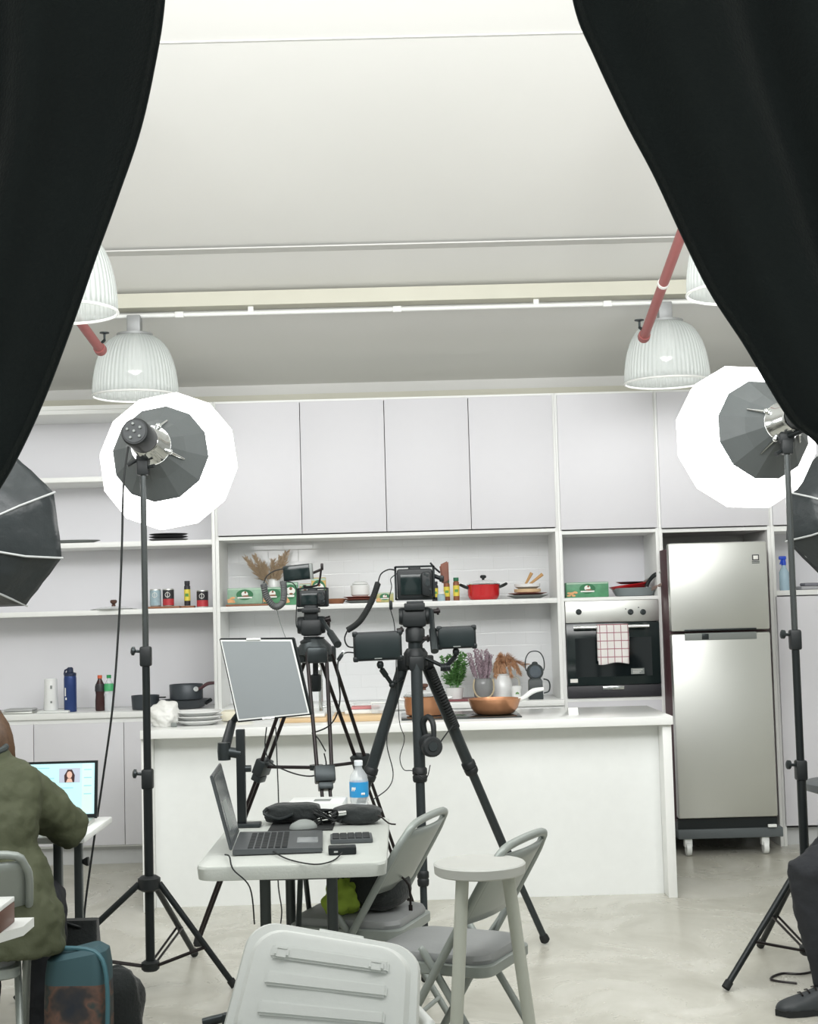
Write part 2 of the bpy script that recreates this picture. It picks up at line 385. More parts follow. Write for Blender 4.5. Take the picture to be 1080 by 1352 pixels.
# base cabinets under the back counter
def base(name, label, x0, x1, doors):
    t = thing(name, label, 'cabinet', ((x0+x1)/2, YF, 0))
    MB().bx((x0, YF, .11), (x1, YB, zc-.0355)).build('carcass', WHE, t, world=True)
    MB().bx((x0, YF+.06, 0), (x1, YB, .1095)).build('toe_kick', mat('toe_kick_grey', (.55, .56, .56), .5), t, world=True)
    for a, b in zip(doors[:-1], doors[1:]): door(t, a, b, .12, zc-.06)
ds = [xl, P(-80, 1030, YF).x, P(46, 1030, YF).x, P(165, 1030, YF).x, P(290, 1030, YF).x]
base('base_cabinet', 'white base cabinet with flat doors under the left open shelves', xl, ds[-1], ds)
base('base_cabinet', 'white base cabinet run hidden behind the island below the tiled niche', ds[-1]+.001, xb-.001, [ds[-1]+.001+(xb-ds[-1]-.002)*i/4 for i in range(5)])
o = MB().bx((xl, YF-.02, zc-.035), (xb-.001, YB, zc-.0005), .002).build('back_worktop', TOPM)
tag(o, 'long thin white worktop along the back wall under the shelves', 'worktop')
# oven column
zo1 = P(805, 788, YF).z; zo0 = P(805, 921, YF).z; zn = P(805, 704, YF).z
t = thing('oven_cabinet', 'tall white cabinet column that holds the built-in oven', 'cabinet', ((xb+xc)/2, YF, 0))
for x_ in (xb+.001, xc-TH): MB().bx((x_, YF, 0), (x_+TH, YB, zt), .001).build('side_panel', WHE, t, world=True)
for z in (zo1, zn+.02, zt, zo0): MB().bx((xb+.001+TH, YF+.002, z-.02), (xc-TH, YB, z)).build('shelf', WHE, t, world=True)
MB().bx((xb+TH+.001, YF+DEP, zo1), (xc-TH, YF+DEP+.01, zn)).build('back_panel', BACKP, t, world=True)
door(t, xb+.012, xc-.01, zn+.025, zt-.012)
MB().bx((xb+TH+.001, YF+.003, .1), (xc-TH, YF+.02, zo0-.02)).build('front_panel', WH, t, world=True)
# fridge bay
t = thing('fridge_housing', 'tall white housing with one door above the steel fridge', 'cabinet', ((xc+xd)/2, YF, 0))
for x_ in (xc+.001, xd-TH): MB().bx((x_, YF, 0), (x_+TH, YB, zt), .001).build('side_panel', WHE, t, world=True)
zf = P(945, 697, YF).z
MB().bx((xc+.001+TH, YF+.002, zf-.02), (xd-TH, YB, zf)).build('shelf', WHE, t, world=True)
MB().bx((xc+.001+TH, YF+.002, zt-.02), (xd-TH, YB, zt)).build('top_panel', WHE, t, world=True)
door(t, xc+.012, xd-.01, zf+.005, zt-.012)
# right hand unit
xr = 3.6; zr = P(1055, 779, YF).z
t = thing('tall_cabinet', 'white tall unit with an open shelf at the far right edge', 'cabinet', ((xr+xd)/2, YF, 0))
for x_ in (xd+.001, xr-TH): MB().bx((x_, YF, 0), (x_+TH, YB, zt), .001).build('side_panel', WHE, t, world=True)
MB().bx((xd+.001+TH, YF+DEP, .1), (xr-TH, YF+DEP+.01, zt)).build('back_panel', BACKP, t, world=True)
for z in (zr, zf, zt): MB().bx((xd+.001+TH, YF+.002, z-.03), (xr-TH, YF+DEP, z)).build('shelf', WHE, t, world=True)
for a, b in ((0, .5), (.5, 1)):
    door(t, xd+.012+(xr-xd-.02)*a, xd+.012+(xr-xd-.02)*b, .12, zr-.035)
    door(t, xd+.012+(xr-xd-.02)*a, xd+.012+(xr-xd-.02)*b, zf+.005, zt-.012)
MB().bx((xd+.001+TH, YF+.06, 0), (xr-TH, YF+.09, .1)).build('toe_kick', MT['toe_kick_grey'], t, world=True)

# ---------------------------------------------------------------- oven
ox0, ox1 = xb+.024, xc-.023; oc = (ox0+ox1)/2
t = thing('built_in_oven', 'built-in oven with steel control panel and black glass door', 'oven', (oc, YF, zo0))
oz1 = zo1-.022; oz0 = zo0+.003
MB().bx((ox0+.01, YF+.01, oz0), (ox1-.01, YF+.42, oz1)).build('body', DKG, t, world=True)
zp = P(805, 822, YF).z
MB().bx((ox0, YF-.02, zp+.003), (ox1, YF+.009, oz1), .003).build('control_panel', STEEL, t, world=True)
for px in (764, 832.5, 849):
    p = P(px, 808, YF-.02)
    MB().lathe([(.018, 0), (.017, .006), (.012, .008), (.012, .02), (.01, .022)], (p.x, YF-.02, p.z), (0, -1, 0), 20).build('knob', DKG, t, world=True)
for px, py in ((826, 804), (843, 802)):
    p = P(px, py, YF-.02); MB().lathe([(.004, 0), (.004, .003)], (p.x, YF-.02, p.z), (0, -1, 0), 10).build('indicator_light', LABK, t, world=True)
zb = P(805, 904, YF).z
dr = MB().bx((ox0, YF-.02, zb), (ox1, YF+.009, zp), .003).build('door', SCR, t, world=True)
MB().bx((ox0+.05, YF-.0215, zb+.05), (ox1-.05, YF-.0195, zp-.09)).build('window', mat('oven_window', (.006, .01, .011), .06), dr, world=True)
h = MB(); q0 = P(757, 829, YF-.06); q1 = P(857, 828, YF-.06); h.tube([(q0.x, YF-.06, q0.z), (q1.x, YF-.06, q0.z)], .011, 14)
for x in (q0.x+.02, q1.x-.02): h.tube([(x, YF-.06, q0.z), (x, YF-.019, q0.z)], .008)
h.build('handle', CHR, dr, world=True)
HZ = q0.z
MB().bx((ox0, YF-.015, oz0), (ox1, YF+.009, zb-.003), .002).build('drawer', LABK, t, world=True)
p = P(810, 908, YF-.016); MB().box((p.x, YF-.018, p.z), (.13, .008, .022), .004).build('drawer_pull', CHR, t, world=True)
for px, py, w_, h_, m_ in ((758, 899, .045, .022, LABW), (842, 886, .08, .035, GREYP)):
    p = P(px, py, YF-.022); MB().box((p.x, YF-.0215, p.z), (w_, .002, h_)).build('sticker', m_, dr, world=True)
p = P(842, 886, YF-.023)
for j in range(3): MB().box((p.x-.005*j, YF-.0228, p.z+.008-.009*j), (.06-.01*j, .001, .003)).build('sticker_print', LABW, dr, world=True)
# checked towel over the oven handle
TOW = bpy.data.materials.new('checked_towel'); TOW.use_nodes = True; nt = TOW.node_tree; b = nt.nodes['Principled BSDF']; b.inputs['Roughness'].default_value = .9
tc = nt.nodes.new('ShaderNodeTexCoord'); sp = nt.nodes.new('ShaderNodeSeparateXYZ'); nt.links.new(tc.outputs['Object'], sp.inputs[0])
last = None
for ax, sc_ in ((0, .042), (2, .048)):
    a1 = nt.nodes.new('ShaderNodeMath'); a1.operation = 'MULTIPLY'; a1.inputs[1].default_value = 1/sc_; nt.links.new(sp.outputs[ax], a1.inputs[0])
    a2_ = nt.nodes.new('ShaderNodeMath'); a2_.operation = 'FRACT'; nt.links.new(a1.outputs[0], a2_.inputs[0])
    a3 = nt.nodes.new('ShaderNodeMath'); a3.operation = 'LESS_THAN'; a3.inputs[1].default_value = .1; nt.links.new(a2_.outputs[0], a3.inputs[0])
    if last is None: last = a3
    else:
        a4 = nt.nodes.new('ShaderNodeMath'); a4.operation = 'MAXIMUM'; nt.links.new(last.outputs[0], a4.inputs[0]); nt.links.new(a3.outputs[0], a4.inputs[1]); last = a4
nt.links.new(ramp(nt, last.outputs[0], [(.4, (.80, .77, .75)), (.6, (.34, .12, .15))]), b.inputs['Base Color'])
tx0 = P(788, 829, YF-.06).x; tx1 = P(828, 829, YF-.06).x; tl = HZ - P(808, 876, YF-.06).z
def tow(u, v):
    x = tx0 + (tx1-tx0)*u + .006*math.sin(v*5)*u; s_ = v*2-1; L = tl if s_ < 0 else tl*.9
    ang = s_*8
    if abs(s_) < .14:
        a_ = (s_/.14)*PI/2; y = YF-.06+math.sin(a_)*.0145; z = HZ+math.cos(a_)*.0145
    else:
        k_ = (abs(s_)-.14)/.86; y = YF-.06+(.0145 if s_ > 0 else -.0145-.006*math.sin(u*9)*k_-.008*k_); z = HZ - k_*L - .006*math.sin(u*6+1)*k_
    return V((x, y, z))
o = MB().grid(tow, 14, 60); o = o.build('kitchen_towel', TOW, solid=.004)
tag(o, 'white tea towel with dark red check hanging over the oven handle', 'towel')

# ---------------------------------------------------------------- fridge
fy = 8.40
f0 = P(884, 900, fy).x; f1 = P(1020, 900, fy).x; ft = P(945, 716, fy).z; fg = P(945, 834, fy).z; fb = P(960, 1080, fy).z
f0 = P(889, 900, fy).x
t = thing('refrigerator', 'tall two-door stainless steel fridge on castors in the white housing', 'refrigerator', ((f0+f1)/2, fy, 0))
SIDE = mat('fridge_side', (.07, .03, .035), .5)
MB().bx((f0-.001, fy+.07, fb-.03), (f1+.001, fy+.72, ft-.03), .006).build('body', SIDE, t, world=True)
d1 = MB().bx((f0, fy, fg+.006), (f1, fy+.065, ft), .012).build('freezer_door', STEEL, t, world=True)
d2 = MB().bx((f0, fy, fb), (f1, fy+.065, fg-.008), .012).build('fridge_door', STEEL, t, world=True)
ha = P(904, 843, fy); hb = P(999, 838, fy)
MB().bx((ha.x, fy-.003, fg-.048), (hb.x, fy+.03, fg-.006), .003).build('handle', GREYP, d2, world=True)
MB().bx((ha.x+.1, fy-.005, fg-.044), (ha.x+.14, fy+.01, fg-.01), .002).build('handle_clip', DKG, d2, world=True)
MB().bx((ha.x, fy-.006, fg+.008), (hb.x, fy+.01, fg+.016), .002).build('trim_strip', DKG, d1, world=True)
p = P(997.5, 736, fy); bd = MB().box((p.x, fy-.001, p.z), (.04, .004, .034), .001).build('badge', LABK, d1, world=True)
MB().box((p.x, fy-.0035, p.z), (.028, .002, .022), .001).box((p.x+.002, fy-.005, p.z), (.006, .002, .012)).build('badge_mark', LABW, bd, world=True)
k = MB()
for j in range(2): k.box((p.x, fy-.001, p.z-.024-.008*j), (.044, .002, .004))
k.build('badge_print', DKG, d1, world=True)
k = MB(); k.bx((f0, fy+.02, .1), (f1+.03, fy+.7, .155), .004); k.build('wheeled_base', mat('base_grey', (.1, .115, .12), .5), t, world=True)
MB().bx((f0, fy+.03, .156), (f1, fy+.7, fb-.005)).build('kick_plate', BLK, t, world=True)
for x in (f0+.06, f1-.07):
    for y in (fy+.05, fy+.62):
        w_ = MB(); w_.lathe([(.012, -.016), (.038, -.014), (.04, 0), (.038, .014), (.012, .016)], (x, y, .041), (1, 0, 0), 20)
        w_.box((x, y+.01, .075), (.045, .05, .05), .006); w_.build('castor', WPL, t, world=True)
MB().bx((f1-.06, fy+.0, .158), (f1-.01, fy+.02, .175), .003).build('hinge', WPL, t, world=True)

# ---------------------------------------------------------------- island
IY = 7.28; IB = 8.0
i0 = P(187, 1080, IY).x; i1 = P(894, 1080, IY).x; izt = P(540, 954.5, IY).z; izb = P(540, 966, IY).z
t = thing('kitchen_island', 'long white kitchen island with plain panel front and side legs', 'island', ((i0+i1)/2, IY, 0))
for x0, x1 in ((i0, i0+.045), (i1-.055, i1-.01)): MB().bx((x0, IY+.01, 0), (x1, IB, izb-.0005), .002).build('end_panel', WHE, t, world=True)
MB().bx((i0+.046, IY+.13, 0.0), (i1-.056, IB-.02, izb-.0005)).build('front_panel', mat('island_front', (.84, .86, .845), .4), t, world=True)
o = MB().bx((i0-.0, IY-.02, izb), (i1-.005, IB+.02, izt), .003).build('island_worktop', TOPM); tag(o, 'thick white glossy worktop of the kitchen island', 'worktop')
# ---------------------------------------------------------------- things on the shelves and worktops
def at(px, Y, z): return V((P(px, 800, Y).x, Y, z))
def lat(name, label, cat, c, prof, m, seg=28, group=None, **k):
    """a turned thing of one piece"""
    t = thing(name, label, cat, c, 0, group); return t
SY = YF+.14      # depth of the row of things on the shelves
def can(px, label, m1, m2, Y=SY, z=None, h=.105, r=.034):
    z = zs if z is None else z
    t = thing('food_can', label, 'can', at(px, Y, z), 0, 'food cans on the left shelf')
    MB().lathe([(r*.96, 0), (r, .003), (r, h-.003), (r*.96, h), (r*.9, h-.003)], seg=24).build('body', STEEL, t)
    MB().lathe([(r+.0006, .006), (r+.0006, h*.42)], seg=24, cap=False).build('lower_label', m2, t)
    up = MB().lathe([(r+.0006, h*.42), (r+.0006, h-.007)], seg=24, cap=False).build('upper_label', m1, t)
    k = MB()
    pts = [(math.sin(a)*.017/r*1.0, a) for a in [2*PI*i/16 for i in range(17)]]
    k.tube([V((r*1.03*math.sin(.42*math.cos(a)), -r*1.03*math.cos(.42*math.cos(a)), h*.66+.014*math.sin(a))) for a in [2*PI*i/20 for i in range(21)]], .0016, 5)
    k.tube([(0, -r*1.04, h*.48), (0, -r*1.04, h*.84)], .0016, 5)
    k.build('emblem', LABW, up)
BW = mat('label_pale_blue', (.35, .47, .52), .45, noise_=.3, nscale=50)
ltW = .012
def board(px0, px1, Y, z, h, d, label, m=WOOD, group=None):
    a, b = at(px0, Y, z), at(px1, Y, z); c = (a+b)/2
    o = MB().box((0, 0, h/2+.0005), (b.x-a.x, d, h), .003).build('wooden_board', m); o.location = c; ROOTM[o.name] = Matrix.Translation(c)
    return tag(o, label, 'board', group)
board(197, 239, SY, zs, .012, .15, 'brown wooden board under the blue can and first red can on the left shelf')
board(240, 257, SY, zs, .012, .09, 'small brown wooden block under the slim yellow jar on the left shelf')
can(205.5, 'pale blue food can beside the light stand pole on the left shelf', BW, BW, z=zs+.0135)
can(222.5, 'black and red food can with a round emblem, standing on the wooden board', LABK, LABR, z=zs+.0135)
can(267.5, 'black and red food can at the right end of the left shelf beside the divider', LABK, LABR, z=zs, r=.035)
def jar(px, label, Y=SY, z=None, h=.15, r=.019, mid=YEL, lid=LABK, g='slim seasoning jars on the shelves'):
    z = zs if z is None else z
    t = thing('seasoning_jar', label, 'jar', at(px, Y, z), 0, g)
    MB().lathe([(r*.95, 0), (r, .004), (r, h*.78), (r*.75, h*.84), (r*.7, h*.85)], seg=20).build('body', LABK if lid is LABK else mat('spice_brown', (.25, .09, .04), .3), t)
    lb = MB().lathe([(r+.0006, h*.2), (r+.0006, h*.66)], seg=20, cap=False).build('label_band', mid, t)
    k = MB().box((0, -r-.001, h*.43), (r*1.1, .001, h*.12)); k.build('label_patch', mat('label_green', (.1, .3, .06), .5), lb)
    MB().lathe([(r*.85, h*.85), (r*.88, h*.87), (r*.88, h), (r*.8, h*1.005)], seg=20).build('lid', lid, t)
jar(247.5, 'slim black jar with yellow label on the wooden block on the left shelf', z=zs+.0135)
GL = mat('jar_lid_green', (.03, .16, .08), .4)
jar(590.5, 'tall yellow seasoning jar left of its twin, nearest the camera handle', h=.13, lid=GL, mid=YEL, Y=SY+.02)
jar(603, 'tall yellow seasoning jar right of its twin, left of the red pot', h=.14, lid=GL)
jar(575, 'dark seasoning jar with yellow label partly behind the camera on the tripod', h=.12, lid=LABK, Y=SY+.05)
t = thing('salt_jar', 'small low jar with pale blue label between camera and yellow jars', 'jar', at(583, SY-.05, zs))
MB().lathe([(.022, 0), (.024, .005), (.024, .035), (.018, .042)], seg=20).build('body', BW, t)
MB().lathe([(.019, .043), (.019, .055)], seg=20).build('lid', LABW, t)
# pan lid on the left shelf
t = thing('glass_pan_lid', 'glass pan lid with steel rim and dark knob lying on the left shelf', 'lid', at(150, SY-.02, zs))
MB().lathe([(.138, 0), (.142, .003), (.138, .007)], seg=40).build('rim', CHR, t)
MB().lathe([(.13, .006), (.1, .014), (.04, .021), (.01, .022)], seg=40).build('glass', GLASS, t)
MB().lathe([(.012, .022), (.012, .03), (.008, .034), (.02, .044), (.021, .056), (.014, .061)], seg=20).build('knob', mat('brown_knob', (.10, .045, .03), .4), t)
# trays on the upper left shelves
z1s = zl[0]
t = thing('serving_tray', 'grey oval tray lying at the left of the upper left shelf', 'tray', at(97, SY, z1s))
MB().lathe([(.09, 0), (.13, .008), (.17, .02), (.165, .022), (.12, .012)], seg=32, sy=.6).build('dish', GREYP, t)
for i, (px, r_) in enumerate(((224, .12),)):
    for j in range(3):
        o = MB().lathe([(r_*.5, 0), (r_*.9, .008), (r_, .013), (r_*.97, .015), (r_*.5, .006)], seg=32).build('dark_plate', mat('dark_ceramic', (.06, .06, .065), .3))
        o.location = at(px, SY, z1s+.016*j); tag(o, ['bottom dark plate of the stack under the left round light', 'middle dark plate of the stack under the left round light', 'topmost dark plate of the stack under the left round light'][j], 'plate', 'dark plates stacked on the upper left shelf')
# back worktop, left
WY = YF+.12; z0 = zc
t = thing('baking_tray', 'flat grey metal tray on the back worktop at the left edge', 'tray', at(24, WY, z0))
MB().box((0, 0, .006), (.2, .16, .012), .004).build('tray', STEEL, t); MB().box((.01, 0, .02), (.17, .13, .014), .005).build('cover', mat('tray_grey', (.45, .46, .46), .4), t)
o = MB().box((0, 0, .006), (.19, .16, .012), .004).build('white_tray', WPL); o.location = at(72, WY, z0); tag(o, 'thin white tray under the white canister on the back worktop', 'tray')
t = thing('canister', 'plain white cylinder canister standing on the white tray', 'canister', at(66, WY, z0+.0125))
MB().lathe([(.042, 0), (.044, .01), (.04, .1), (.038, .185), (.034, .19)], seg=28).build('body', CERAM, t)
k = MB(); k.box((.012, -.042, .14), (.012, .003, .02)).box((.012, -.043, .05), (.01, .003, .012)); k.build('mark', GREYP, t)
t = thing('drinking_bottle', 'dark blue steel drinking bottle with carry-loop lid on back worktop', 'bottle', at(91.5, WY, z0))
BL = mat('blue_bottle', (.03, .06, .20), .3, .3)
MB().lathe([(.036, 0), (.038, .004), (.038, .2), (.036, .215)], seg=28).build('body', BL, t)
k = MB().lathe([(.037, .216), (.037, .232), (.02, .238), (.018, .262), (.012, .268)], seg=24); k.tube([(-.035, 0, .225), (-.03, 0, .25), (0, 0, .262)], .006)
k.build('lid', mat('blue_lid', (.02, .03, .07), .5), t)
k = MB(); k.box((-.022, -.0345, .12), (.006, .003, .05)).box((-.018, -.036, .08), (.008, .002, .014)); k.build('logo', LABW, t)
def soda(px, label, liquid, cap, lab, h=.215, r=.029):
    t = thing('soda_bottle', label, 'bottle', at(px, WY, z0), 0, 'soda bottles on the back worktop')
    MB().lathe([(r*.9, 0), (r, .008), (r, h*.3), (r*.9, h*.45), (r, h*.6), (r*.85, h*.75), (r*.42, h*.88), (r*.42, h*.93)], seg=24).build('body', liquid, t)
    MB().lathe([(r+.001, h*.55), (r+.001, h*.68), (r*.88, h*.76)], seg=24, cap=False).build('label_band', lab, t)
    MB().lathe([(r*.48, h*.91), (r*.48, h)], seg=20).build('cap', cap, t)
soda(130.5, 'cola bottle with orange red cap on the back worktop', mat('cola', (.05, .02, .02), .1), mat('cap_orange', (.7, .14, .06), .4), LABK)
soda(142.5, 'clear soda bottle with green cap beside the cola bottle', PLAST, mat('cap_green', (.03, .3, .1), .4), mat('label_bright_green', (.08, .45, .18), .4))
PAN = mat('dark_pan', (.055, .065, .075), .35, .2)
t = thing('cooking_pot', 'low black pot on the back worktop behind the left light stand', 'pot', at(190, WY+.02, z0))
MB().lathe([(.074, 0), (.08, .005), (.085, .085), (.082, .085), (.077, .01), (.01, .008)], seg=32).build('body', PAN, t)
MB().box((.1, 0, .07), (.05, .03, .008), .003).build('handle', BLKP, t)
t = thing('grill_pan', 'wide dark shallow pan lying under the small saucepan', 'pan', at(240, WY+.03, z0))
MB().lathe([(.10, 0), (.125, .01), (.165, .05), (.162, .052), (.12, .016), (.01, .012)], seg=36).build('body', PAN, t)
MB().tube([(.14, -.03, .03), (.175, -.05, .05)], .012).build('handle', BLKP, t)
t = thing('saucepan', 'dark grey saucepan with brown handle standing on the wide shallow pan', 'saucepan', at(244, WY+.03, z0+.0525))
MB().lathe([(.094, 0), (.1, .005), (.102, .09), (.1, .093), (.096, .09), (.093, .008), (.01, .006)], seg=36).build('body', PAN, t)
MB().tube([(.075, -.07, .065), (.1, -.075, .07), (.14, -.078, .095), (.185, -.08, .1)], [.01, .009, .011, .009], 10, smooth_n=4).build('handle', mat('brown_handle', (.09, .04, .045), .4), t)
MB().lathe([(.017, 0), (.015, .01)], (.07, -.078, .066), (.2, -1, 0), 14).build('handle_mount', CHR, t)
# centre shelf
def packet(px0, px1, h, label, m, Y=SY, z=None, d=.05, group='pasta packets along the shelves', name='food_packet'):
    z = zs if z is None else z
    a, b = at(px0, Y, z), at(px1, Y, z); w_ = b.x-a.x; t = thing(name, label, 'packet', (a+b)/2, 0, group)
    MB().box((0, 0, h/2), (w_, d, h), .004).build('box', m, t)
    MB().lathe([(h*.33, 0), (h*.33, .002)], (0, -d/2, h*.58), (0, -1, 0), 24, sx=1.6 if w_ > h else .8).build('emblem', mat('packet_dark_green', (.03, .17, .07), .5), t)
    k = MB(); k.ball((0, -d/2-.003, h*.62), h*.17, 12, (1.2, .1, 1)); k.box((0, -d/2-.002, h*.4), (min(w_*.5, h*.9), .002, h*.09)); k.build('figure_mark', LABW, t)
    k = MB(); k.ball((w_*.03, -d/2-.004, h*.5), h*.1, 10, (2.2 if w_ > h else .9, .1, .5)); k.ball((w_*.02, -d/2-.005, h*.72), h*.07, 10, (1, .1, 1)); k.build('brown_mark', WOOD, t)
    k = MB()
    for i in range(9):
        k.ball((-w_*.36+random.uniform(-1, 1)*w_*.09, -d/2-.001, h*(.12+.3*random.random())), h*.09, 8, (1.5, .1, .7))
    k.build('food_picture', PEACH, t)
    MB().box((0, -d/2-.0005, h*.93), (w_*.97, .001, h*.08)).build('top_band', mat('packet_pale', (.45, .6, .48), .5), t)
    return t
PG = mat('packet_mint', (.28, .45, .33), .45, noise_=.35, nscale=25)
packet(301, 347, .098, 'long green food packet at the left end of the tiled shelf', PG, z=zs+.0135)
packet(349, 372, .098, 'green food packet behind the grey coiled cable on the tiled shelf', GREEN, z=zs+.0135, Y=SY+.02)
board(300, 375, SY, zs, .012, .16, 'long brown wooden board under the green packets at the left end of tiled shelf')
packet(375, 394, .14, 'upright green packet below the small monitor on the tiled shelf', GREEN, z=zs, Y=SY+.06)
packet(396, 411, .13, 'upright green and orange packet standing next to the yellow packet', mat('packet_rust', (.45, .30, .16), .5, noise_=.5, nscale=30), z=zs, Y=SY+.08)
packet(412, 431, .165, 'tall yellow packet behind the first camera on the tiled shelf', mat('packet_gold', (.62, .42, .12), .45, noise_=.4, nscale=25), z=zs, Y=SY+.1)
packet(497, 520, .06, 'low jar shaped packet of green olives beside the second camera', mat('olive', (.42, .40, .17), .3, noise_=.4, nscale=50), z=zs, name='food_packet')
t = packet(747, 803, .092, 'green food packet lying on the shelf above the oven', GREEN, Y=YF+.1, z=zo1, d=.09)
# pampas in vase
t = thing('pampas_vase', 'white glass vase of dried beige pampas grass on the tiled shelf', 'vase', at(362, SY+.16, zs))
MB().lathe([(.03, 0), (.035, .01), (.036, .13), (.03, .16), (.034, .165)], seg=24).build('vase', CERAM, t)
def plume(mb, base, tip, rad, n, rnd, flen):
    base, tip = V(base), V(tip); mb.tube([base, base.lerp(tip, .5)+V((0, 0, .01)), tip], .0016, 5)
    for i in range(n):
        k = .35+.65*i/n; p = base.lerp(tip, k); d = (tip-base).normalized()
        side = V((rnd.uniform(-1, 1), rnd.uniform(-1, 1), rnd.uniform(-.2, .5))).normalized()
        e = p + (d*.7+side*.75)*flen*(1.15-k*.7)*rnd.uniform(.6, 1.1)
        mb.tube([p, p.lerp(e, .5)+side*.004, e], [.0012, .0022, .0004], 3)
rn = random.Random(3); PAMP = mat('pampas', (.50, .38, .26), .9, noise_=.2, nscale=60)
for i, (dx, dz) in enumerate(((-.17, .30), (-.11, .31), (-.06, .26), (.0, .28), (.05, .30), (.085, .33), (-.13, .25), (.03, .22))):
    k = MB(); plume(k, (dx*.08, 0, .1), (dx, rn.uniform(-.04, .04), dz), .02, 150, rn, .062); k.build('grass_stem', PAMP, t)
# bowls, plates, pot on the centre shelf
def plate(px, Y, z, r, m, label, group, h=.016, name='plate'):
    o = MB().lathe([(r*.55, 0), (r*.62, .002), (r, h*.9), (r*.98, h), (r*.6, .004), (.01, .003)], seg=36).build(name, m); o.location = at(px, Y, z)
    ROOTM[o.name] = Matrix.Translation(o.location); return tag(o, label, name.replace('_', ' '), group)
TERR = mat('terracotta', (.36, .12, .09), .35, noise_=.15)
o = MB().lathe([(.04, 0), (.045, .003), (.062, .032), (.058, .032), (.04, .006), (.01, .005)], seg=32).build('wooden_bowl', WOOD); o.location = at(444, SY, zs); tag(o, 'small brown wooden bowl right of the first camera on the shelf', 'bowl')
plate(475, SY+.02, zs, .10, GREYP, 'grey bottom plate of the stack with white pot, tiled shelf', 'plates under the white pot')
plate(475, SY+.02, zs+.0125, .105, TERR, 'lower reddish plate of the stack under the white pot', 'plates under the white pot')
plate(475, SY+.02, zs+.025, .10, TERR, 'upper reddish plate of the stack directly under the white pot', 'plates under the white pot')
t = thing('white_pot', 'white ceramic pot with lid standing on reddish plates', 'pot', at(476, SY+.02, zs+.042))
MB().lathe([(.045, 0), (.056, .01), (.058, .065), (.054, .07), (.04, .074)], seg=30).build('body', CERAM, t)
MB().lathe([(.05, .0745), (.045, .084), (.03, .09)], seg=30).build('lid', CERAM, t)
t = thing('cooking_pot', 'bright red enamel pot with glass lid and black handles on shelf', 'pot', at(639, SY+.02, zs))
MB().lathe([(.078, 0), (.088, .006), (.098, .03), (.1, .085), (.103, .092), (.098, .092), (.092, .03), (.01, .012)], seg=40).build('body', RED, t)
MB().lathe([(.101, .093), (.103, .097), (.098, .1)], seg=40).build('lid_rim', CHR, t)
MB().lathe([(.098, .1), (.08, .112), (.04, .121), (.01, .122)], seg=36).build('lid', GLASS, t)
MB().lathe([(.008, .121), (.008, .13), (.019, .136), (.019, .147), (.012, .152)], seg=20).build('knob', BLKP, t)
for s in (-1, 1): MB().tube([(s*.095, -.03, .075), (s*.12, -.03, .085), (s*.14, 0, .095), (s*.12, .03, .085), (s*.095, .03, .075)], .009, 10, smooth_n=3).build('handle', BLKP, t)
plate(697, SY, zs, .127, GREYP, 'large grey plate at the base of the plate stack right end of tiled shelf', 'plates at the right end of the tiled shelf', .022)
plate(697, SY, zs+.019, .12, TERR, 'reddish plate on the large grey plate at the right end of tiled shelf', 'plates at the right end of the tiled shelf', .016)
o = MB().lathe([(.06, 0), (.082, .004), (.082, .022), (.078, .024), (.07, .01), (.01, .008)], seg=32).build('serving_bowl', WOODL); o.location = at(697, SY, zs+.036); tag(o, 'shallow wooden dish under the white bowl at right end of shelf', 'dish')
t = thing('white_bowl', 'low white bowl on the wooden dish at right end of shelf', 'bowl', at(697, SY, zs+.061))
MB().lathe([(.055, 0), (.078, .012), (.08, .03), (.076, .03), (.05, .01), (.01, .008)], seg=32).build('bowl', CERAM, t)
for i, (dx, dz) in enumerate(((.0, .085), (.065, .075))):
    t = thing('wooden_spatula', ['shorter upright wooden handle in the white bowl', 'longer slanting wooden handle in the white bowl'][i], 'spatula', at(697, SY, zs+.072), 0, 'wooden handled tools in the white bowl')
    MB().tube([(-.02+dx*.2, -.01*i, .0), (.03+dx, -.01*i, dz)], [.006, .011], 10).build('handle', mat('tan_wood', (.52, .30, .12), .5), t)
    MB().ball((-.03+dx*.2, -.01*i, .008), .016, 10, (1, .5, .6)).build('blade', WOODL, t)
# pans over the oven
t = thing('frying_pan', 'grey frying pan with cream handle resting on the shelf above the oven', 'pan', at(838, YF+.17, zo1))
MB().lathe([(.10, 0), (.115, .004), (.14, .05), (.137, .052), (.11, .01), (.01, .008)], seg=40).build('body', mat('grey_pan', (.27, .31, .32), .35, .2), t)
MB().tube([(.095, -.09, .04), (.125, -.17, .06), (.17, -.225, .078), (.25, -.235, .08)], [.011, .009, .011, .009], 10, smooth_n=4).build('handle', mat('cream_handle', (.30, .22, .19), .4), t)
t = thing('frying_pan', 'red frying pan stacked inside the grey frying pan above the oven', 'pan', at(833, YF+.17, zo1+.03))
k = MB().lathe([(.07, .0), (.09, .004), (.128, .042), (.126, .044), (.09, .01), (.01, .008)], seg=40); 
k.b.transform(Matrix.Rotation(R(-7), 4, 'Y')); k.build('body', RED, t)
MB().tube([(.085, -.09, .03), (.1, -.1, .06), (.125, -.12, .09), (.155, -.13, .105)], [.014, .011, .013, .014], 10, smooth_n=4).build('handle', BLKP, t)
t = thing('frying_pan', 'thin dark pan with steel handle at the back of the pans above the oven', 'pan', at(836, YF+.2, zo1+.076))
MB().lathe([(.07, 0), (.1, .012), (.098, .014), (.01, .004)], seg=32).build('body', PAN, t)
MB().tube([(.06, -.08, .01), (.12, -.16, .05), (.15, -.22, .07), (.22, -.25, .085)], [.009, .007, .007, .006], 10, smooth_n=4).build('handle', STEEL, t)
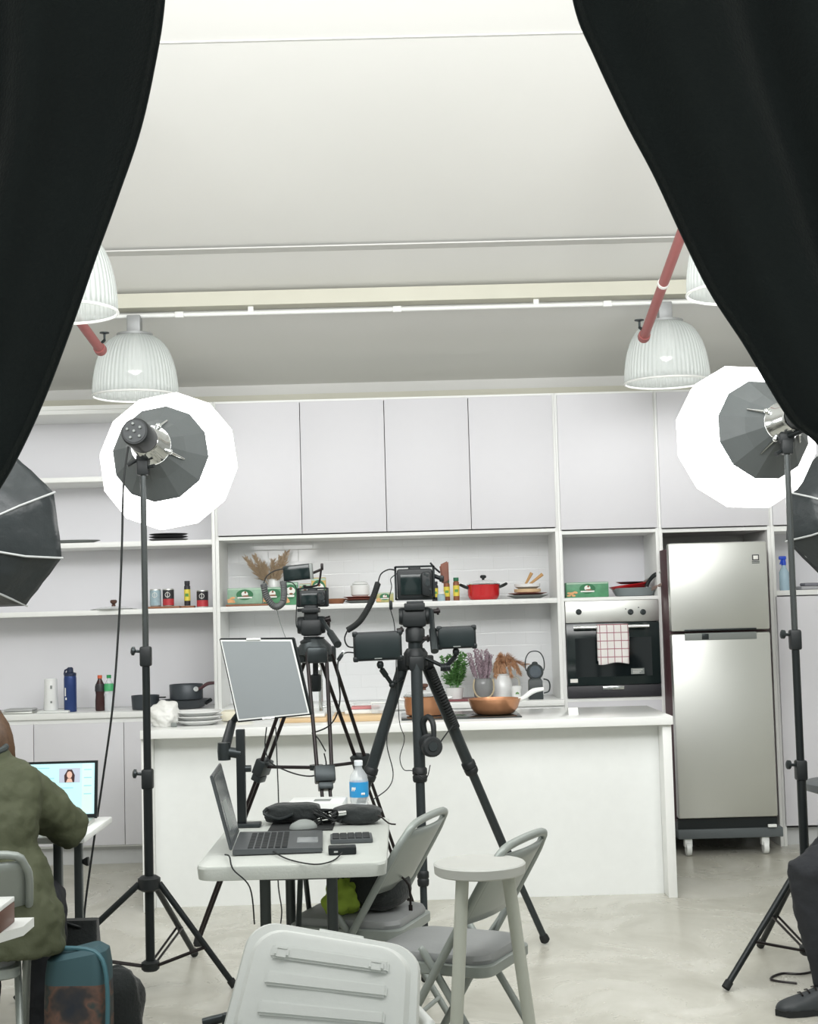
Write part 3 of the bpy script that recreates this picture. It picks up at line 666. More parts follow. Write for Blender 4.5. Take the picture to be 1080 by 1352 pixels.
# right hand shelf
t = thing('spray_bottle', 'clear spray bottle with bright blue trigger on the far right shelf', 'bottle', at(1037, YF+.14, zr))
MB().lathe([(.028, 0), (.03, .006), (.03, .11), (.013, .145), (.013, .155)], seg=24).build('body', mat('blue_plastic_clear', (.5, .72, .85), .15, alpha=.6), t)
k = MB().lathe([(.015, .155), (.015, .175), (.012, .19)], seg=16); k.box((-.006, 0, .2), (.045, .018, .022), .005); k.tube([(-.012, 0, .19), (-.022, 0, .16)], .004); k.build('trigger', mat('trigger_blue', (.02, .08, .6), .4), t)
t = thing('folded_cloth', 'folded grey cloth on the far right shelf beside the spray bottle', 'cloth', at(1072, YF+.15, zr))
k = MB(); k.box((0, 0, .012), (.16, .14, .022), .009); k.build('lower_fold', mat('cloth_grey', (.42, .42, .44), .9, bump=.3), t)
k = MB(); k.box((.01, .0, .033), (.13, .12, .019), .008); k.build('upper_fold', mat('cloth_dark', (.22, .22, .25), .9, bump=.3), t)

# things behind the island on the back worktop
KY = YF+.16
def leaf(mb, p, d, up, L, W):
    d = d.normalized(); s_ = d.cross(up)
    if s_.length < .01: s_ = V((1, 0, 0))
    s_.normalize(); n_ = s_.cross(d)
    a = [p, p+d*L*.4+s_*W, p+d*L, p+d*L*.4-s_*W]; m_ = p+d*L*.45-n_*W*.4
    v = [mb.b.verts.new(q) for q in a]; c = mb.b.verts.new(m_)
    for i in range(4): mb.b.faces.new((v[i], v[(i+1) % 4], c))
t = thing('potted_herb', 'leafy green potted herb right of the centre tripod', 'plant', at(597, KY, zc))
MB().lathe([(.04, 0), (.045, .003), (.055, .075), (.058, .08), (.05, .08)], seg=24).build('pot', CERAM, t)
rn = random.Random(5)
for i in range(16):
    k = MB(); tip = V((rn.uniform(-.095, .08), rn.uniform(-.06, .05), rn.uniform(.14, .30))); st = V((tip.x*.3, tip.y*.3, .07))
    k.tube([st, st.lerp(tip, .5)+V((0, 0, .02)), tip], .0018, 5)
    for j in range(26):
        q = st.lerp(tip, .25+.75*j/26); d = V((rn.uniform(-1, 1), rn.uniform(-1, 1), rn.uniform(-.1, .7)))
        leaf(k, q, d, V((0, 0, 1)), rn.uniform(.028, .046), .013)
    k.build('stem_of_leaves', mat('leaf_green', (.13, .30, .09), .6, noise_=.35, nscale=30), t, smooth=False)
t = thing('lavender_jar', 'grey glass jar with rope handle holding dried purple lavender', 'vase', at(635, KY, zc+.012))
MB().lathe([(.05, 0), (.058, .01), (.06, .09), (.05, .115), (.052, .12)], seg=28).build('jar', mat('smoky_glass', (.30, .31, .31), .1, alpha=.75), t)
MB().tube([(-.055, -.03, .115), (-.062, -.05, .06), (-.035, -.06, .01), (.03, -.06, .008), (.06, -.05, .05), (.058, -.03, .115)], .005, 8, smooth_n=4).build('rope', mat('rope', (.5, .42, .28), .9), t)
for i in range(34):
    k = MB(); tip = V((rn.uniform(-.10, .06), rn.uniform(-.04, .04), rn.uniform(.19, .31))); st = V((tip.x*.2, tip.y*.2, .02)); k.tube([st, tip], .0013, 4)
    for j in range(34):
        q = st.lerp(tip, .5+.5*j/34); k.ball(q+V((rn.uniform(-1, 1), rn.uniform(-1, 1), 0))*.007, .0042, 5)
    k.build('lavender_stem', mat('lavender', (.36, .27, .31), .9, noise_=.3, nscale=60), t)
t = thing('dried_flower_jug', 'white jug with drooping orange brown dried grasses', 'vase', at(660, KY+.12, zc+.0))
MB().lathe([(.055, 0), (.065, .01), (.062, .1), (.045, .14), (.05, .15)], seg=28).build('jug', CERAM, t)
MB().tube([(.055, 0, .13), (.1, 0, .115), (.1, 0, .05), (.062, 0, .025)], .006, 8, smooth_n=4).build('handle', mat('jug_handle', (.6, .58, .5), .4), t)
for i in range(26):
    k = MB(); a = rn.uniform(-.8, 1); L = rn.uniform(.7, 1.2)
    pts = [V((0, 0, .12)), V((-.01+.03*a, -.01, .19)), V((.045*a+.02, -.02, .21+.06*rn.random())), V((.02+.09*a*L, -.03, .22)), V((.03+.13*a*L, -.035, .16*rn.uniform(.7, 1.15)+.02))]
    pp, rr_ = spline(pts, 5, [.002]*5); k.tube(pp, .0015, 4)
    for j in range(5, len(pp)-1):
        for q in range(5):
            d = (pp[j+1]-pp[j]).normalized()+V((rn.uniform(-.5, .5), rn.uniform(-.5, .5), rn.uniform(-.5, .5))); leaf(k, pp[j], d, V((0, 0, 1)), .034, .0045)
    k.build('grass_stem', mat('dried_orange', (.62, .37, .22), .8, noise_=.3, nscale=40), t, smooth=False)
t = thing('small_cup', 'small white cup with green leaf motif between jug and black lantern', 'cup', at(678.5, YF+.1, zc))
MB().lathe([(.026, 0), (.03, .004), (.034, .082), (.031, .082), (.027, .008), (.01, .006)], seg=28).build('body', CERAM, t)
k = MB(); leaf(k, V((-.01, -.037, .035)), V((1, 0, .8)), V((0, 1, 0)), .02, .006); leaf(k, V((.012, -.037, .035)), V((-1, 0, .9)), V((0, 1, 0)), .018, .005); k.build('leaf_motif', mat('leaf_green', (.13, .3, .09)), t)
board(585, 655, KY, zc, .0115, .2, 'dark red tray under the lavender jar on the back worktop', mat('dark_red_wood', (.2, .05, .06), .4))
t = thing('lantern', 'black metal lantern with round glass and wire handle on back worktop', 'lantern', at(703.5, YF+.1, zc))
LK = mat('lantern_black', (.04, .05, .052), .4)
k = MB(); k.lathe([(.058, 0), (.06, .004), (.057, .11), (.045, .125)], seg=4, rot0=PI/4, sx=1, sy=1); k.build('body', LK, t)
k = MB(); k.lathe([(.046, -.03), (.05, -.024), (.05, .02), (.044, .028)], (0, 0, .165), (0, -1, 0), 28); k.build('lamp_head', LK, t)
MB().lathe([(.038, .0), (.034, .006), (.01, .009)], (0, -.0275, .165), (0, -1, 0), 28).build('lens', mat('lens_grey', (.10, .12, .14), .1), t)
k = MB(); k.lathe([(.02, .21), (.016, .222), (.006, .226)], seg=16); k.build('top_cap', LK, t)
MB().tube([(.052, 0, .17), (.058, 0, .2), (.052, 0, .25), (.025, 0, .285), (-.025, 0, .285), (-.052, 0, .25), (-.058, 0, .2), (-.052, 0, .17)], .0035, 8, smooth_n=5).build('handle', LK, t)
MB().tube([(.05, 0, .12), (.078, 0, .11), (.088, 0, .08), (.08, 0, .045), (.05, 0, .035)], .0045, 8, smooth_n=4).build('side_handle', LK, t)
# ---------------------------------------------------------------- things on the island
iz = izt
JY = 7.62
def ai(px, Y=JY, z=None): return V((P(px, 935, Y).x, Y, iz if z is None else z))
t = thing('induction_hob', 'flat black glass hob set on the island worktop', 'hob', ai(607, 7.66))
MB().box((0, 0, .0035), (.62, .46, .006), .002).build('glass', SCR, t)
for x in (-.15, .16): MB().lathe([(.1, 0), (.1, .0008)], (x, 0, .0068), seg=32).build('ring_mark', mat('hob_ring', (.08, .08, .085), .3), t)
t = thing('copper_pot', 'copper coloured pot with glass lid behind the centre tripod', 'pot', ai(561, 7.66, iz+.008))
MB().lathe([(.085, 0), (.1, .005), (.108, .05), (.11, .095), (.113, .1), (.107, .1), (.1, .02), (.01, .012)], seg=40).build('body', COPPER, t)
MB().lathe([(.112, .101), (.115, .105), (.108, .108)], seg=40).build('lid_rim', CHR, t)
MB().lathe([(.108, .108), (.09, .122), (.04, .132), (.01, .133)], seg=36).build('lid', GLASS, t)
MB().lathe([(.009, .132), (.008, .142), (.02, .15), (.02, .162), (.012, .166)], seg=20).build('knob', mat('brown_knob', (.1, .05, .03)), t)
for s in (-1, 1): MB().tube([(s*.105, -.03, .085), (s*.14, -.02, .09), (s*.14, .02, .09), (s*.105, .03, .085)], .007, 10, smooth_n=3).build('handle', CERAM, t)
t = thing('copper_frying_pan', 'copper coloured frying pan with white handle on the hob', 'pan', ai(653, 7.62, iz+.008))
MB().lathe([(.085, 0), (.1, .004), (.122, .03), (.138, .075), (.14, .08), (.136, .08), (.118, .032), (.09, .012), (.01, .01)], seg=44).build('body', COPPER, t)
MB().tube([(.13, -.01, .07), (.16, -.015, .085), (.205, -.02, .115), (.26, -.025, .125)], [.012, .012, .014, .009], 12, smooth_n=4).build('handle', WPL, t)
def cboard(px0, px1, Y, z, h, d, label, m, name='cutting_board', cat='board', grp=None):
    a, b = ai(px0, Y, z), ai(px1, Y, z)
    o = MB().box((0, 0, h/2+.0003), (b.x-a.x, d, h), min(.004, h*.3)).build(name, m); o.location = (a+b)/2; return tag(o, label, cat, grp)
cboard(440, 512, 7.6, iz, .03, .3, 'thick light wood cutting board under the clear container', WOODL)
cboard(372, 433, 7.62, iz, .022, .28, 'light wood cutting board behind the grey monitor', WOODL)
cboard(376, 430, 7.64, iz+.023, .016, .22, 'white cutting board lying on the wood board behind the grey monitor', WPL)
cboard(456, 500, 7.66, iz+.031, .02, .2, 'white flat box on the thick cutting board', WPL, 'flat_box', 'box')
cboard(464, 502, 7.66, iz+.052, .012, .12, 'thin red notebook on the flat white box', mat('pink_red', (.6, .22, .22), .5), 'notebook', 'notebook')
t = thing('clear_container', 'small clear plastic container at the right end of cutting board', 'container', ai(501, 7.55, iz+.031))
MB().box((0, 0, .028), (.085, .07, .052), .006).build('tub', PLAST, t); MB().box((0, 0, .058), (.09, .074, .006), .002).build('lid', WPL, t)
for i, (n_, r_) in enumerate((('bottom', .125), ('middle', .125), ('topmost', .12))):
    o = MB().lathe([(r_*.6, 0), (r_*.66, .002), (r_, .022), (r_*.98, .025), (r_*.6, .006), (.01, .005)], seg=40).build('white_plate', CERAM)
    o.location = ai(262, 7.55, iz+.0005+.0225*i); tag(o, n_+' white plate of the stack at the left end of island', 'plate', 'white plates on the island')
# plastic bag
def bag_fn(u, v):
    th = v*2*PI; ph = u*PI; r_ = .085*(1+.2*noise.fractal(V((math.cos(th)*1.3*math.sin(ph), math.sin(th)*1.3*math.sin(ph), math.cos(ph)*1.5))*1.2, 1.4, 2.0, 3))
    z = max(-.055, math.cos(ph)*r_*.9)
    return V((math.cos(th)*math.sin(ph)*r_*.95, math.sin(th)*math.sin(ph)*r_, z+.056))
k = MB().grid(bag_fn, 70, 100); bmesh.ops.remove_doubles(k.b, verts=k.b.verts[:], dist=.0005)
o = k.build('plastic_bag', mat('bag_white', (.82, .82, .79), .35, bump=.5, bscale=25)); o.location = ai(218, 7.5, iz); tag(o, 'crumpled white plastic bag on the island beside the light stand', 'bag')
o = MB().box((0, 0, .012), (.03, .02, .022), .003).build('dark_clip', GREYP); o.location = ai(229.5, 7.42, iz+.0003); tag(o, 'small dark grey clip between bag and white plates', 'clip')
o = MB().box((0, 0, .02), (.05, .003, .04)).build('price_card', mat('card_white', (.88, .88, .86), .5)); o.location = ai(757, 7.5, iz+.0003); o.rotation_euler = (R(-30), 0, 0); tag(o, 'small white card standing on the right end of island', 'card')
k = MB()
rn = random.Random(9)
for i in range(5):
    pass
t = thing('sink_tap', 'tall chrome tap behind the first tripod on the island', 'tap', ai(424, 7.9))
MB().lathe([(.022, 0), (.022, .012), (.012, .016), (.012, .2)], seg=20).build('column', CHR, t)
MB().tube([(0, 0, .19), (0, 0, .25), (0, -.03, .285), (0, -.08, .285), (0, -.1, .26), (0, -.1, .22)], .01, 12, smooth_n=4).build('spout', CHR, t)
MB().tube([(0.01, 0, .05), (.05, 0, .055), (.07, 0, .055)], .007).build('lever', CHR, t)
crowd = ai(330, 7.7)
t = thing('paper_packet', 'pale packet of ingredients lying behind the tall monitor', 'packet', ai(312, 7.72))
MB().box((0, 0, .03), (.16, .12, .055), .015).build('packet', mat('paper_cream', (.78, .74, .6), .7, noise_=.15, nscale=12), t)
t = thing('glass_bowl', 'clear glass bowl on the island between tall monitor and first tripod', 'bowl', ai(450, 7.85))
MB().lathe([(.04, 0), (.05, .004), (.085, .07), (.082, .07), (.05, .01), (.01, .006)], seg=32).build('bowl', GLASS, t)

# ---------------------------------------------------------------- folding table
ty0, ty1 = 4.3, 5.22; tz = .74
tl = P(257, 1140, ty0).x; trr = P(511, 1134, ty0).x; TX = (tl+trr)/2; TYc = (ty0+ty1)/2
t = thing('folding_table', 'white plastic folding table with dark legs carrying the laptop', 'table', (TX, TYc, 0))
TOPP = mat('table_plastic', (.50, .525, .49), .38, bump=.12, bscale=120)
hw = (trr-tl)/2; hd = (ty1-ty0)/2
k = MB(); n = 8; rc = .05
def rrect(hw, hd, r, n=8):
    out = []
    for cx, cy, a0 in ((hw-r, hd-r, 0), (-hw+r, hd-r, 90), (-hw+r, -hd+r, 180), (hw-r, -hd+r, 270)):
        for i in range(n+1):
            a = R(a0+90*i/n); out.append((cx+r*math.cos(a), cy+r*math.sin(a)))
    return out
k.loft([[(x, y, z) for x, y in rrect(hw+d_, hd+d_, rc)] for z, d_ in ((tz-.045, -.012), (tz-.043, -.004), (tz-.01, 0), (tz-.003, -.003), (tz, -.009))])
k.build('tabletop', TOPP, t)
LEGM = mat('dark_tube', (.06, .07, .07), .4, .3)
for i, (lx, ly) in enumerate(((-.095, -.28), (.11, -.28), (-.063, .28), (.145, .28))):
    k = MB(); k.tube([(lx, ly, 0.012), (lx, ly, tz-.046)], .017, 12); k.lathe([(.021, 0), (.021, .03)], (lx, ly, 0), seg=12); k.build('leg', LEGM, t)
k = MB()
for y in (-.28, .28): k.tube([(-.095 if y < 0 else -.063, y, .2), (.11 if y < 0 else .145, y, .2)], .009); k.tube([(-.095 if y < 0 else -.063, y, tz-.07), (.11 if y < 0 else .145, y, tz-.07)], .009)
k.build('crossbar', LEGM, t)
for y in (-1, 1): MB().tube([(0, y*.28, .45), (0, y*.05, tz-.06)], .009).build('folding_brace', LEGM, t)
# laptop on the folding table : screen at the left, turned to the right
def onT(px, py): return G(px, py, tz)
a = onT(307, 1131); b = onT(415, 1127); c = onT(447, 1102); d = onT(327, 1103)
print('LAP', a, b, c, d)
t = thing('laptop', 'open grey laptop seen from the side on the folding table', 'laptop', (a+b+c+d)/4)
u = (b-a).normalized(); v = V((-u.y, u.x, 0)); W = .275; L = .36
o_ = a+v*.0
def q(x, y, z): return o_+u*x+v*y+V((0, 0, z))
k = MB(); k.loft([[q(0, 0, .003), q(W, 0, .003), q(W, L, .003), q(0, L, .003)], [q(0, 0, .02), q(W, 0, .016), q(W, L, .016), q(0, L, .02)]]); bmesh.ops.bevel(k.b, geom=k.b.edges[:], offset=.002, segments=2, affect='EDGES')
bs = k.build('base', mat('laptop_grey', (.10, .11, .115), .35, .4), t, world=True)
k = MB()
for i in range(6):
    for j in range(15):
        x = .045+i*.021; y = .02+j*.0205; s_ = .016
        k.loft([[q(x, y, .019), q(x+s_, y, .0185), q(x+s_, y+.017, .0185), q(x, y+.017, .019)], [q(x, y, .0212), q(x+s_, y, .0205), q(x+s_, y+.017, .0205), q(x, y+.017, .0212)]])
k.build('keyboard', BLKP, bs, smooth=False, world=True)
k = MB().loft([[q(.195, .11, .0165), q(.26, .11, .0152), q(.26, .21, .0152), q(.195, .21, .0165)], [q(.195, .11, .0184), q(.26, .11, .0174), q(.26, .21, .0174), q(.195, .21, .0184)]]); k.build('touchpad', mat('touchpad', (.25, .27, .28), .15), bs, world=True)
ta = R(104); hx, hz = math.cos(ta), math.sin(ta)
def sq(h, y, d_): return q(0+hx*h + hz*d_, y, .02+hz*h - hx*d_)
k = MB(); k.loft([[sq(0, 0, 0), sq(0, L, 0), sq(.235, L, 0), sq(.235, 0, 0)], [sq(0, 0, -.009), sq(0, L, -.009), sq(.235, L, -.009), sq(.235, 0, -.009)]]); bmesh.ops.bevel(k.b, geom=k.b.edges[:], offset=.002, segments=2, affect='EDGES')
sc = k.build('screen_lid', MT['laptop_grey'], t, world=True)
k = MB(); k.loft([[sq(.02, .012, .0006), sq(.02, L-.012, .0006), sq(.225, L-.012, .0006), sq(.225, .012, .0006)], [sq(.02, .012, .0012), sq(.02, L-.012, .0012), sq(.225, L-.012, .0012), sq(.225, .012, .0012)]])
k.build('display', mat('laptop_display', (.10, .115, .12), .2), sc, smooth=False, world=True)
k = MB(); k.loft([[sq(.05, .06, .0014), sq(.05, .2, .0014), sq(.14, .2, .0014), sq(.14, .06, .0014)], [sq(.05, .06, .0018), sq(.05, .2, .0018), sq(.14, .2, .0018), sq(.14, .06, .0018)]])
k.build('open_window', mat('screen_window', (.28, .31, .30), .3, noise_=.3), sc, smooth=False, world=True)
LEND = q(0, 0, .01)
# second keyboard, power bank, mouse, pouches, box, bottle
p0 = onT(432, 1122); p1 = onT(488, 1118); p2_ = onT(496, 1102); 
t = thing('numeric_keyboard', 'small dark keyboard lying right of the open laptop', 'keyboard', onT(464, 1110), R(3))
MB().box((0, 0, .008), (.135, .12, .014), .003).build('body', mat('laptop_grey', (.1, .1, .1)), t)
k = MB()
for i in range(5):
    for j in range(8): k.box((-.05+.0245*i, -.048+.0137*j, .0165), (.021, .011, .004), .001, seg=1)
k.build('keys', BLKP, t, smooth=False)
t = thing('power_bank', 'black power bank at the front edge of folding table', 'charger', onT(452, 1127)+V((0, 0, .0004)), R(4))
MB().box((0, 0, .0115), (.085, .06, .022), .004).build('case', BLK, t); k = MB(); k.box((-.02, -.031, .011), (.012, .003, .005)); k.build('port', CHR, t)
t = thing('mouse', 'grey computer mouse behind the laptop keyboard', 'mouse', onT(399, 1099)+V((0, .06, 0)), R(20))
k = MB(); k.ball((0, 0, .004), .05, 20, (1, .6, .62)); bmesh.ops.bisect_plane(k.b, geom=k.b.verts[:]+k.b.edges[:]+k.b.faces[:], plane_co=(0, 0, .0005), plane_no=(0, 0, -1), clear_outer=True); bmesh.ops.holes_fill(k.b, edges=k.b.edges[:]); k.build('body', GREYP, t)
MB().tube([(-.035, 0, .024), (-.02, 0, .0315)], .003, 8).build('wheel', BLKR, t)
o = MB().box((0, 0, .003), (.22, .2, .004), .001).build('mouse_mat', BLKR); o.location = onT(378, 1096)+V((.05, .06, 0)); tag(o, 'thin black mat under the mouse behind the laptop', 'mat')
def blob(sx, sy, sz, seed, amp=.12, sharp=2.6):
    def f(u, v):
        th = v*2*PI; ph = u*PI
        def se(c, e): return math.copysign(abs(c)**(2/e), c)
        x, y, z = se(math.cos(th), sharp)*se(math.sin(ph), sharp), se(math.sin(th), sharp)*se(math.sin(ph), sharp), se(math.cos(ph), sharp)
        k_ = 1+amp*noise.noise(V((x+seed, y, z))*1.8)+amp*.3*noise.noise(V((x, y+seed, z))*5)
        return V((x*sx*k_, y*sy*k_, max(-sz, z*sz*k_)+sz))
    return f
def soft(name, fn, m, loc, rz, label, cat, nu=28, nv=40):
    k = MB().grid(fn, nu, nv); bmesh.ops.remove_doubles(k.b, verts=k.b.verts[:], dist=.0004)
    t = thing(name, label, cat, loc, rz); k.build('body', m, t); return t
t = soft('camera_pouch', blob(.10, .05, .033, 1, .1, 3.2), FAB, onT(384, 1093)+V((0, .1, .0052)), R(6), 'black zipped pouch behind the laptop, left of the cables', 'pouch')
k = MB(); k.tube([(-.09, -.035, .055), (-.1, -.055, .04), (-.05, -.06, .02), (0, -.054, .035)], .006, 8, smooth_n=3); k.build('strap', BLK, t)
t = soft('camera_pouch', blob(.085, .055, .032, 4, .1, 3), FAB, onT(470, 1092)+V((0, .08, 0)), R(-8), 'flat black pouch in front of the water bottle', 'pouch')
MB().tube([(.05, -.045, .035), (.085, -.03, .03), (.12, -.05, .008), (.145, -.05, .004)], .003, 6, smooth_n=3).build('pull_strap', DKRED, t)
rn = random.Random(11); k = MB(); c0 = onT(432, 1094)+V((0, .06, 0))
for i in range(7):
    ps = [V((rn.uniform(-.055, .055), rn.uniform(-.035, .035), rn.uniform(.005, .06))) for _ in range(6)]
    k.tube(ps, .0028, 6, smooth_n=6)
o = k.build('cable_bundle', BLKR); o.location = c0; tag(o, 'tangled black cables between the two black pouches', 'cable')
t = thing('earphone_adapter', 'small silver plug lying on the tangled cables', 'plug', c0+V((.035, -.03, .045)), R(30))
MB().lathe([(.009, 0), (.009, .03), (.005, .034)], axis=(1, 0, 0), seg=14).build('plug', CHR, t)
t = thing('white_box', 'flat white carton at the back of the folding table', 'box', onT(412, 1078)+V((.02, .03, 0)), R(-4))
MB().box((0, 0, .028), (.2, .16, .055), .004).build('carton', WPL, t); MB().box((.02, -.02, .0565), (.06, .05, .001)).build('sticker', GREYP, t)
t = thing('water_bottle', 'clear water bottle with blue label on the folding table', 'bottle', onT(475, 1070)+V((0, -.03, 0)))
MB().lathe([(.03, 0), (.0345, .006), (.0345, .03), (.032, .035), (.0345, .04), (.0345, .115), (.03, .135), (.014, .158), (.013, .17)], seg=30).build('body', PLAST, t)
lb = MB().lathe([(.0352, .055), (.0352, .11)], seg=30, cap=False).build('label_band', LABB, t)
k = MB()
for i, a_ in enumerate((-.75, -.62, -.5, -.38)): k.box((.0358*math.sin(a_), -.0358*math.cos(a_), .085+.003*(i % 2)), (.004, .0012, .013 - .004*(i % 2)), 0, (0, 0, a_))
for a_ in (.35, .55): k.ball((.0355*math.sin(a_), -.0355*math.cos(a_), .068), .0045, 8, (1, .3, 1))
k.build('label_lettering', LABW, lb)
MB().lathe([(.0155, .168), (.016, .17), (.016, .185), (.014, .187)], seg=20).build('cap', mat('clear_cap', (.8, .85, .88), .2), t)
# loose usb cables from laptop
k = MB(); k.tube([onT(357, 1127)+V((0, -.0, .012)), onT(380, 1137)+V((0, 0, .006)), onT(415, 1143)+V((0, 0, .004)), onT(440, 1138)+V((0, 0, .004)), onT(452, 1130)+V((0, -.01, .012))], .0022, 6, smooth_n=6)
tag(k.build('usb_cable', BLKR), 'thin black cable looping along the front edge to the power bank', 'cable')
e = P(330, 1172, 4.27)
k = MB(); k.tube([LEND+V((-.02, -.02, 0)), P(303, 1132, 4.33)+V((0, 0, .002)), P(308, 1148, 4.285), e, P(336, 1220, 4.32)], .0024, 6, smooth_n=6)
tag(k.build('charger_cable', BLKR), 'thin black charger cable hanging from the laptop over the table front', 'cable')

# ---------------------------------------------------------------- tall grey monitor on a clamp arm
MY = 5.12
tlp, trp, brp, blp = P(289, 843, MY+.05), P(387, 842, MY-.02), P(411, 944, MY-.02), P(313, 954, MY+.05)
t = thing('field_monitor', 'large grey screen with thin black frame tilted on a clamp arm', 'monitor', (blp+brp)/2)
nrm = (trp-tlp).cross(blp-tlp).normalized()
if nrm.y > 0: nrm = -nrm
def quad(a, b, c, d, m_, inset, off, th):
    ce = (a+b+c+d)/4; pts = [p+(ce-p).normalized()*inset*1.3+nrm*off for p in (a, b, c, d)]
    return pts, nrm*th
pts, th = quad(tlp, trp, brp, blp, None, 0, 0, -.022); k = MB().poly(pts, th); bmesh.ops.bevel(k.b, geom=k.b.edges[:], offset=.003, segments=2, affect='EDGES'); k.build('housing', BLK, t, world=True)
pts, th = quad(tlp, trp, brp, blp, None, .006, 0, .0012); MB().poly(pts, th).build('bezel', WPL, t, world=True, smooth=False)
pts, th = quad(tlp, trp, brp, blp, None, .012, .0012, .001); MB().poly(pts, th).build('screen', mat('monitor_grey', (.29, .315, .325), .35, noise_=.05, nscale=3), t, world=True, smooth=False)
w0 = tlp.lerp(trp, .38)+nrm*.002; MB().tube([w0+V((0, 0, -.004)), w0.lerp(trp, .3)+V((0, 0, -.004))], .004, 8).build('top_clip', WPL, t, world=True)
w0 = blp.lerp(brp, .35)+nrm*.002; MB().tube([w0+V((0, 0, .004)), w0.lerp(brp, .25)+V((0, 0, .004))], .0035, 8).build('bottom_clip', CHR, t, world=True)
t = thing('monitor_stand', 'black clamp stand with jointed arm behind the laptop', 'stand', G(322, 1092, tz))
g = G(322, 1092, tz)
MB().box((g.x+.01, g.y, tz+.008), (.1, .06, .014), .004).build('base', DKG, t, world=True)
px_ = P(318, 1000, g.y).x
MB().bx((px_-.015, g.y-.015, tz+.015), (px_+.015, g.y+.015, P(318, 963, g.y).z), .002).build('post', BLK, t, world=True)
MB().lathe([(.012, 0), (.012, .02)], (px_+.015, g.y, P(318, 1015, g.y).z), (1, 0, 0), 14).build('knob', DKG, t, world=True)
e1 = P(296, 992, g.y); e2 = P(306, 955, MY+.09); e3 = (tlp+brp)/2-nrm*.03
k = MB(); k.tube([V((px_, g.y, e1.z-.01)), e1], .018, 12); k.lathe([(.022, -.03), (.024, 0), (.022, .03)], e1, (0, 0, 1), 16); k.build('lower_arm', DKG, t, world=True)
k = MB(); k.tube([e1, e2+V((.0, 0, .0))], [.019, .016], 12); k.build('upper_arm', BLK, t, world=True)
k = MB(); k.tube([e2, e3], .012, 12); k.lathe([(.03, 0), (.03, .01)], e3, nrm, 16); k.build('screen_mount', BLK, t, world=True)
# ---------------------------------------------------------------- tripod with paired tubes (left) and its camera
def W(t): return dict(parent=t, world=True)
TY = 6.3
c0 = P(416, 858, TY)
t = thing('video_tripod', 'tall video tripod with paired slim leg tubes and spreader, left of centre', 'tripod', (c0.x, TY, 0))
feet = [G(262, 1240), G(445, 1300), G(556, 1222)]
feet = [V((f.x, f.y, 0)) for f in feet]
cen = (feet[0]+feet[1]+feet[2])/3
ft_ = [V((P(262, 1240, 6.55).x, 6.55, 0)), V((P(447, 1270, 5.75).x, 5.75, 0)), V((P(552, 1215, 6.75).x, 6.75, 0))]
knees = []
for i, f in enumerate(ft_):
    out = V((f.x-c0.x, f.y-TY, 0)).normalized(); sd = V((-out.y, out.x, 0))
    top = V((c0.x, TY, c0.z-.01))+out*.055
    k = MB(); mid = top.lerp(f, .385)
    for s in (-1, 1):
        k.tube([top+sd*.042*s, mid+sd*.03*s], .0085, 10); k.tube([mid.lerp(top, .06)+sd*.018*s, f+sd*.012*s+V((0, 0, .03))], .0075, 10)
    lg = k.build('leg', DKRED if i != 9 else BLK, **W(t))
    k = MB(); rot = (f-top).to_track_quat('Z', 'Y').to_matrix(); k.box(mid, (.085, .05, .07), .006, rot); k.box(mid.lerp(f, .06), (.06, .045, .03), .004, rot); k.build('leg_clamp', DKG, lg, world=True)
    MB().lathe([(.02, 0), (.024, .012), (.016, .04)], f, (0, 0, 1), 14).build('rubber_foot', BLKR, lg, world=True)
    knees.append(mid)
hub = (knees[0]+knees[1]+knees[2])/3
for q in knees:
    MB().tube([q, hub], .0075, 8).build('spreader_arm', DKRED, **W(t))
k = MB(); k.lathe([(.03, -.01), (.03, .012)], hub, (0, 0, 1), 16); k.build('spreader_hub', DKG, **W(t))
k = MB(); k.lathe([(.045, -.03), (.075, -.02), (.07, .02), (.04, .05), (.045, .055)], c0, (0, 0, 1), 18)
for f in ft_:
    out = V((f.x-c0.x, f.y-TY, 0)).normalized(); k.box(c0+out*.06+V((0, 0, -.02)), (.06, .09, .07), .012, Matrix.Rotation(math.atan2(out.y, out.x), 3, 'Z'))
k.build('shoulder', DKG, **W(t))
k = MB(); k.lathe([(.02, -.16), (.024, -.15), (.024, -.09), (.012, -.085), (.012, 0)], c0+V((0, 0, -.02)), seg=16); k.build('bowl_clamp', BLK, **W(t))
hz0 = P(413, 845, TY).z; hz1 = P(413, 802, TY).z; hx = P(411, 820, TY).x
k = MB(); k.lathe([(.05, 0), (.052, .01), (.036, .02), (.036, .03)], (hx, TY, hz0-.015), seg=24); k.box((hx, TY, hz0+.055), (.095, .09, .075), .018); k.lathe([(.035, -.06), (.038, -.05), (.038, .05), (.035, .06)], (hx, TY, hz0+.065), (1, 0, 0), 22)
k.box((hx, TY, hz1-.012), (.075, .11, .022), .004); k.box((hx-.045, TY, hz1-.01), (.03, .03, .015), .004); k.box((hx, TY, (hz0+.09+hz1)/2), (.06, .07, max(.02, hz1-hz0-.06)), .008)
k.build('fluid_head', BLKP, **W(t))
k = MB(); k.lathe([(.012, 0), (.014, .03)], (hx+.055, TY, hz0+.085), (1, 0, .2), 12); k.box((hx+.075, TY, hz0+.075), (.014, .02, .05), .004); k.build('tilt_knob', DKRED, **W(t))
k = MB(); a = V((hx+.05, TY-.03, hz0+.085)); b = P(446, 851, TY-.22); k.tube([a, a.lerp(b, .5), a.lerp(b, .52), b], [.009, .009, .015, .017], 12); k.build('pan_handle', DKG, **W(t))
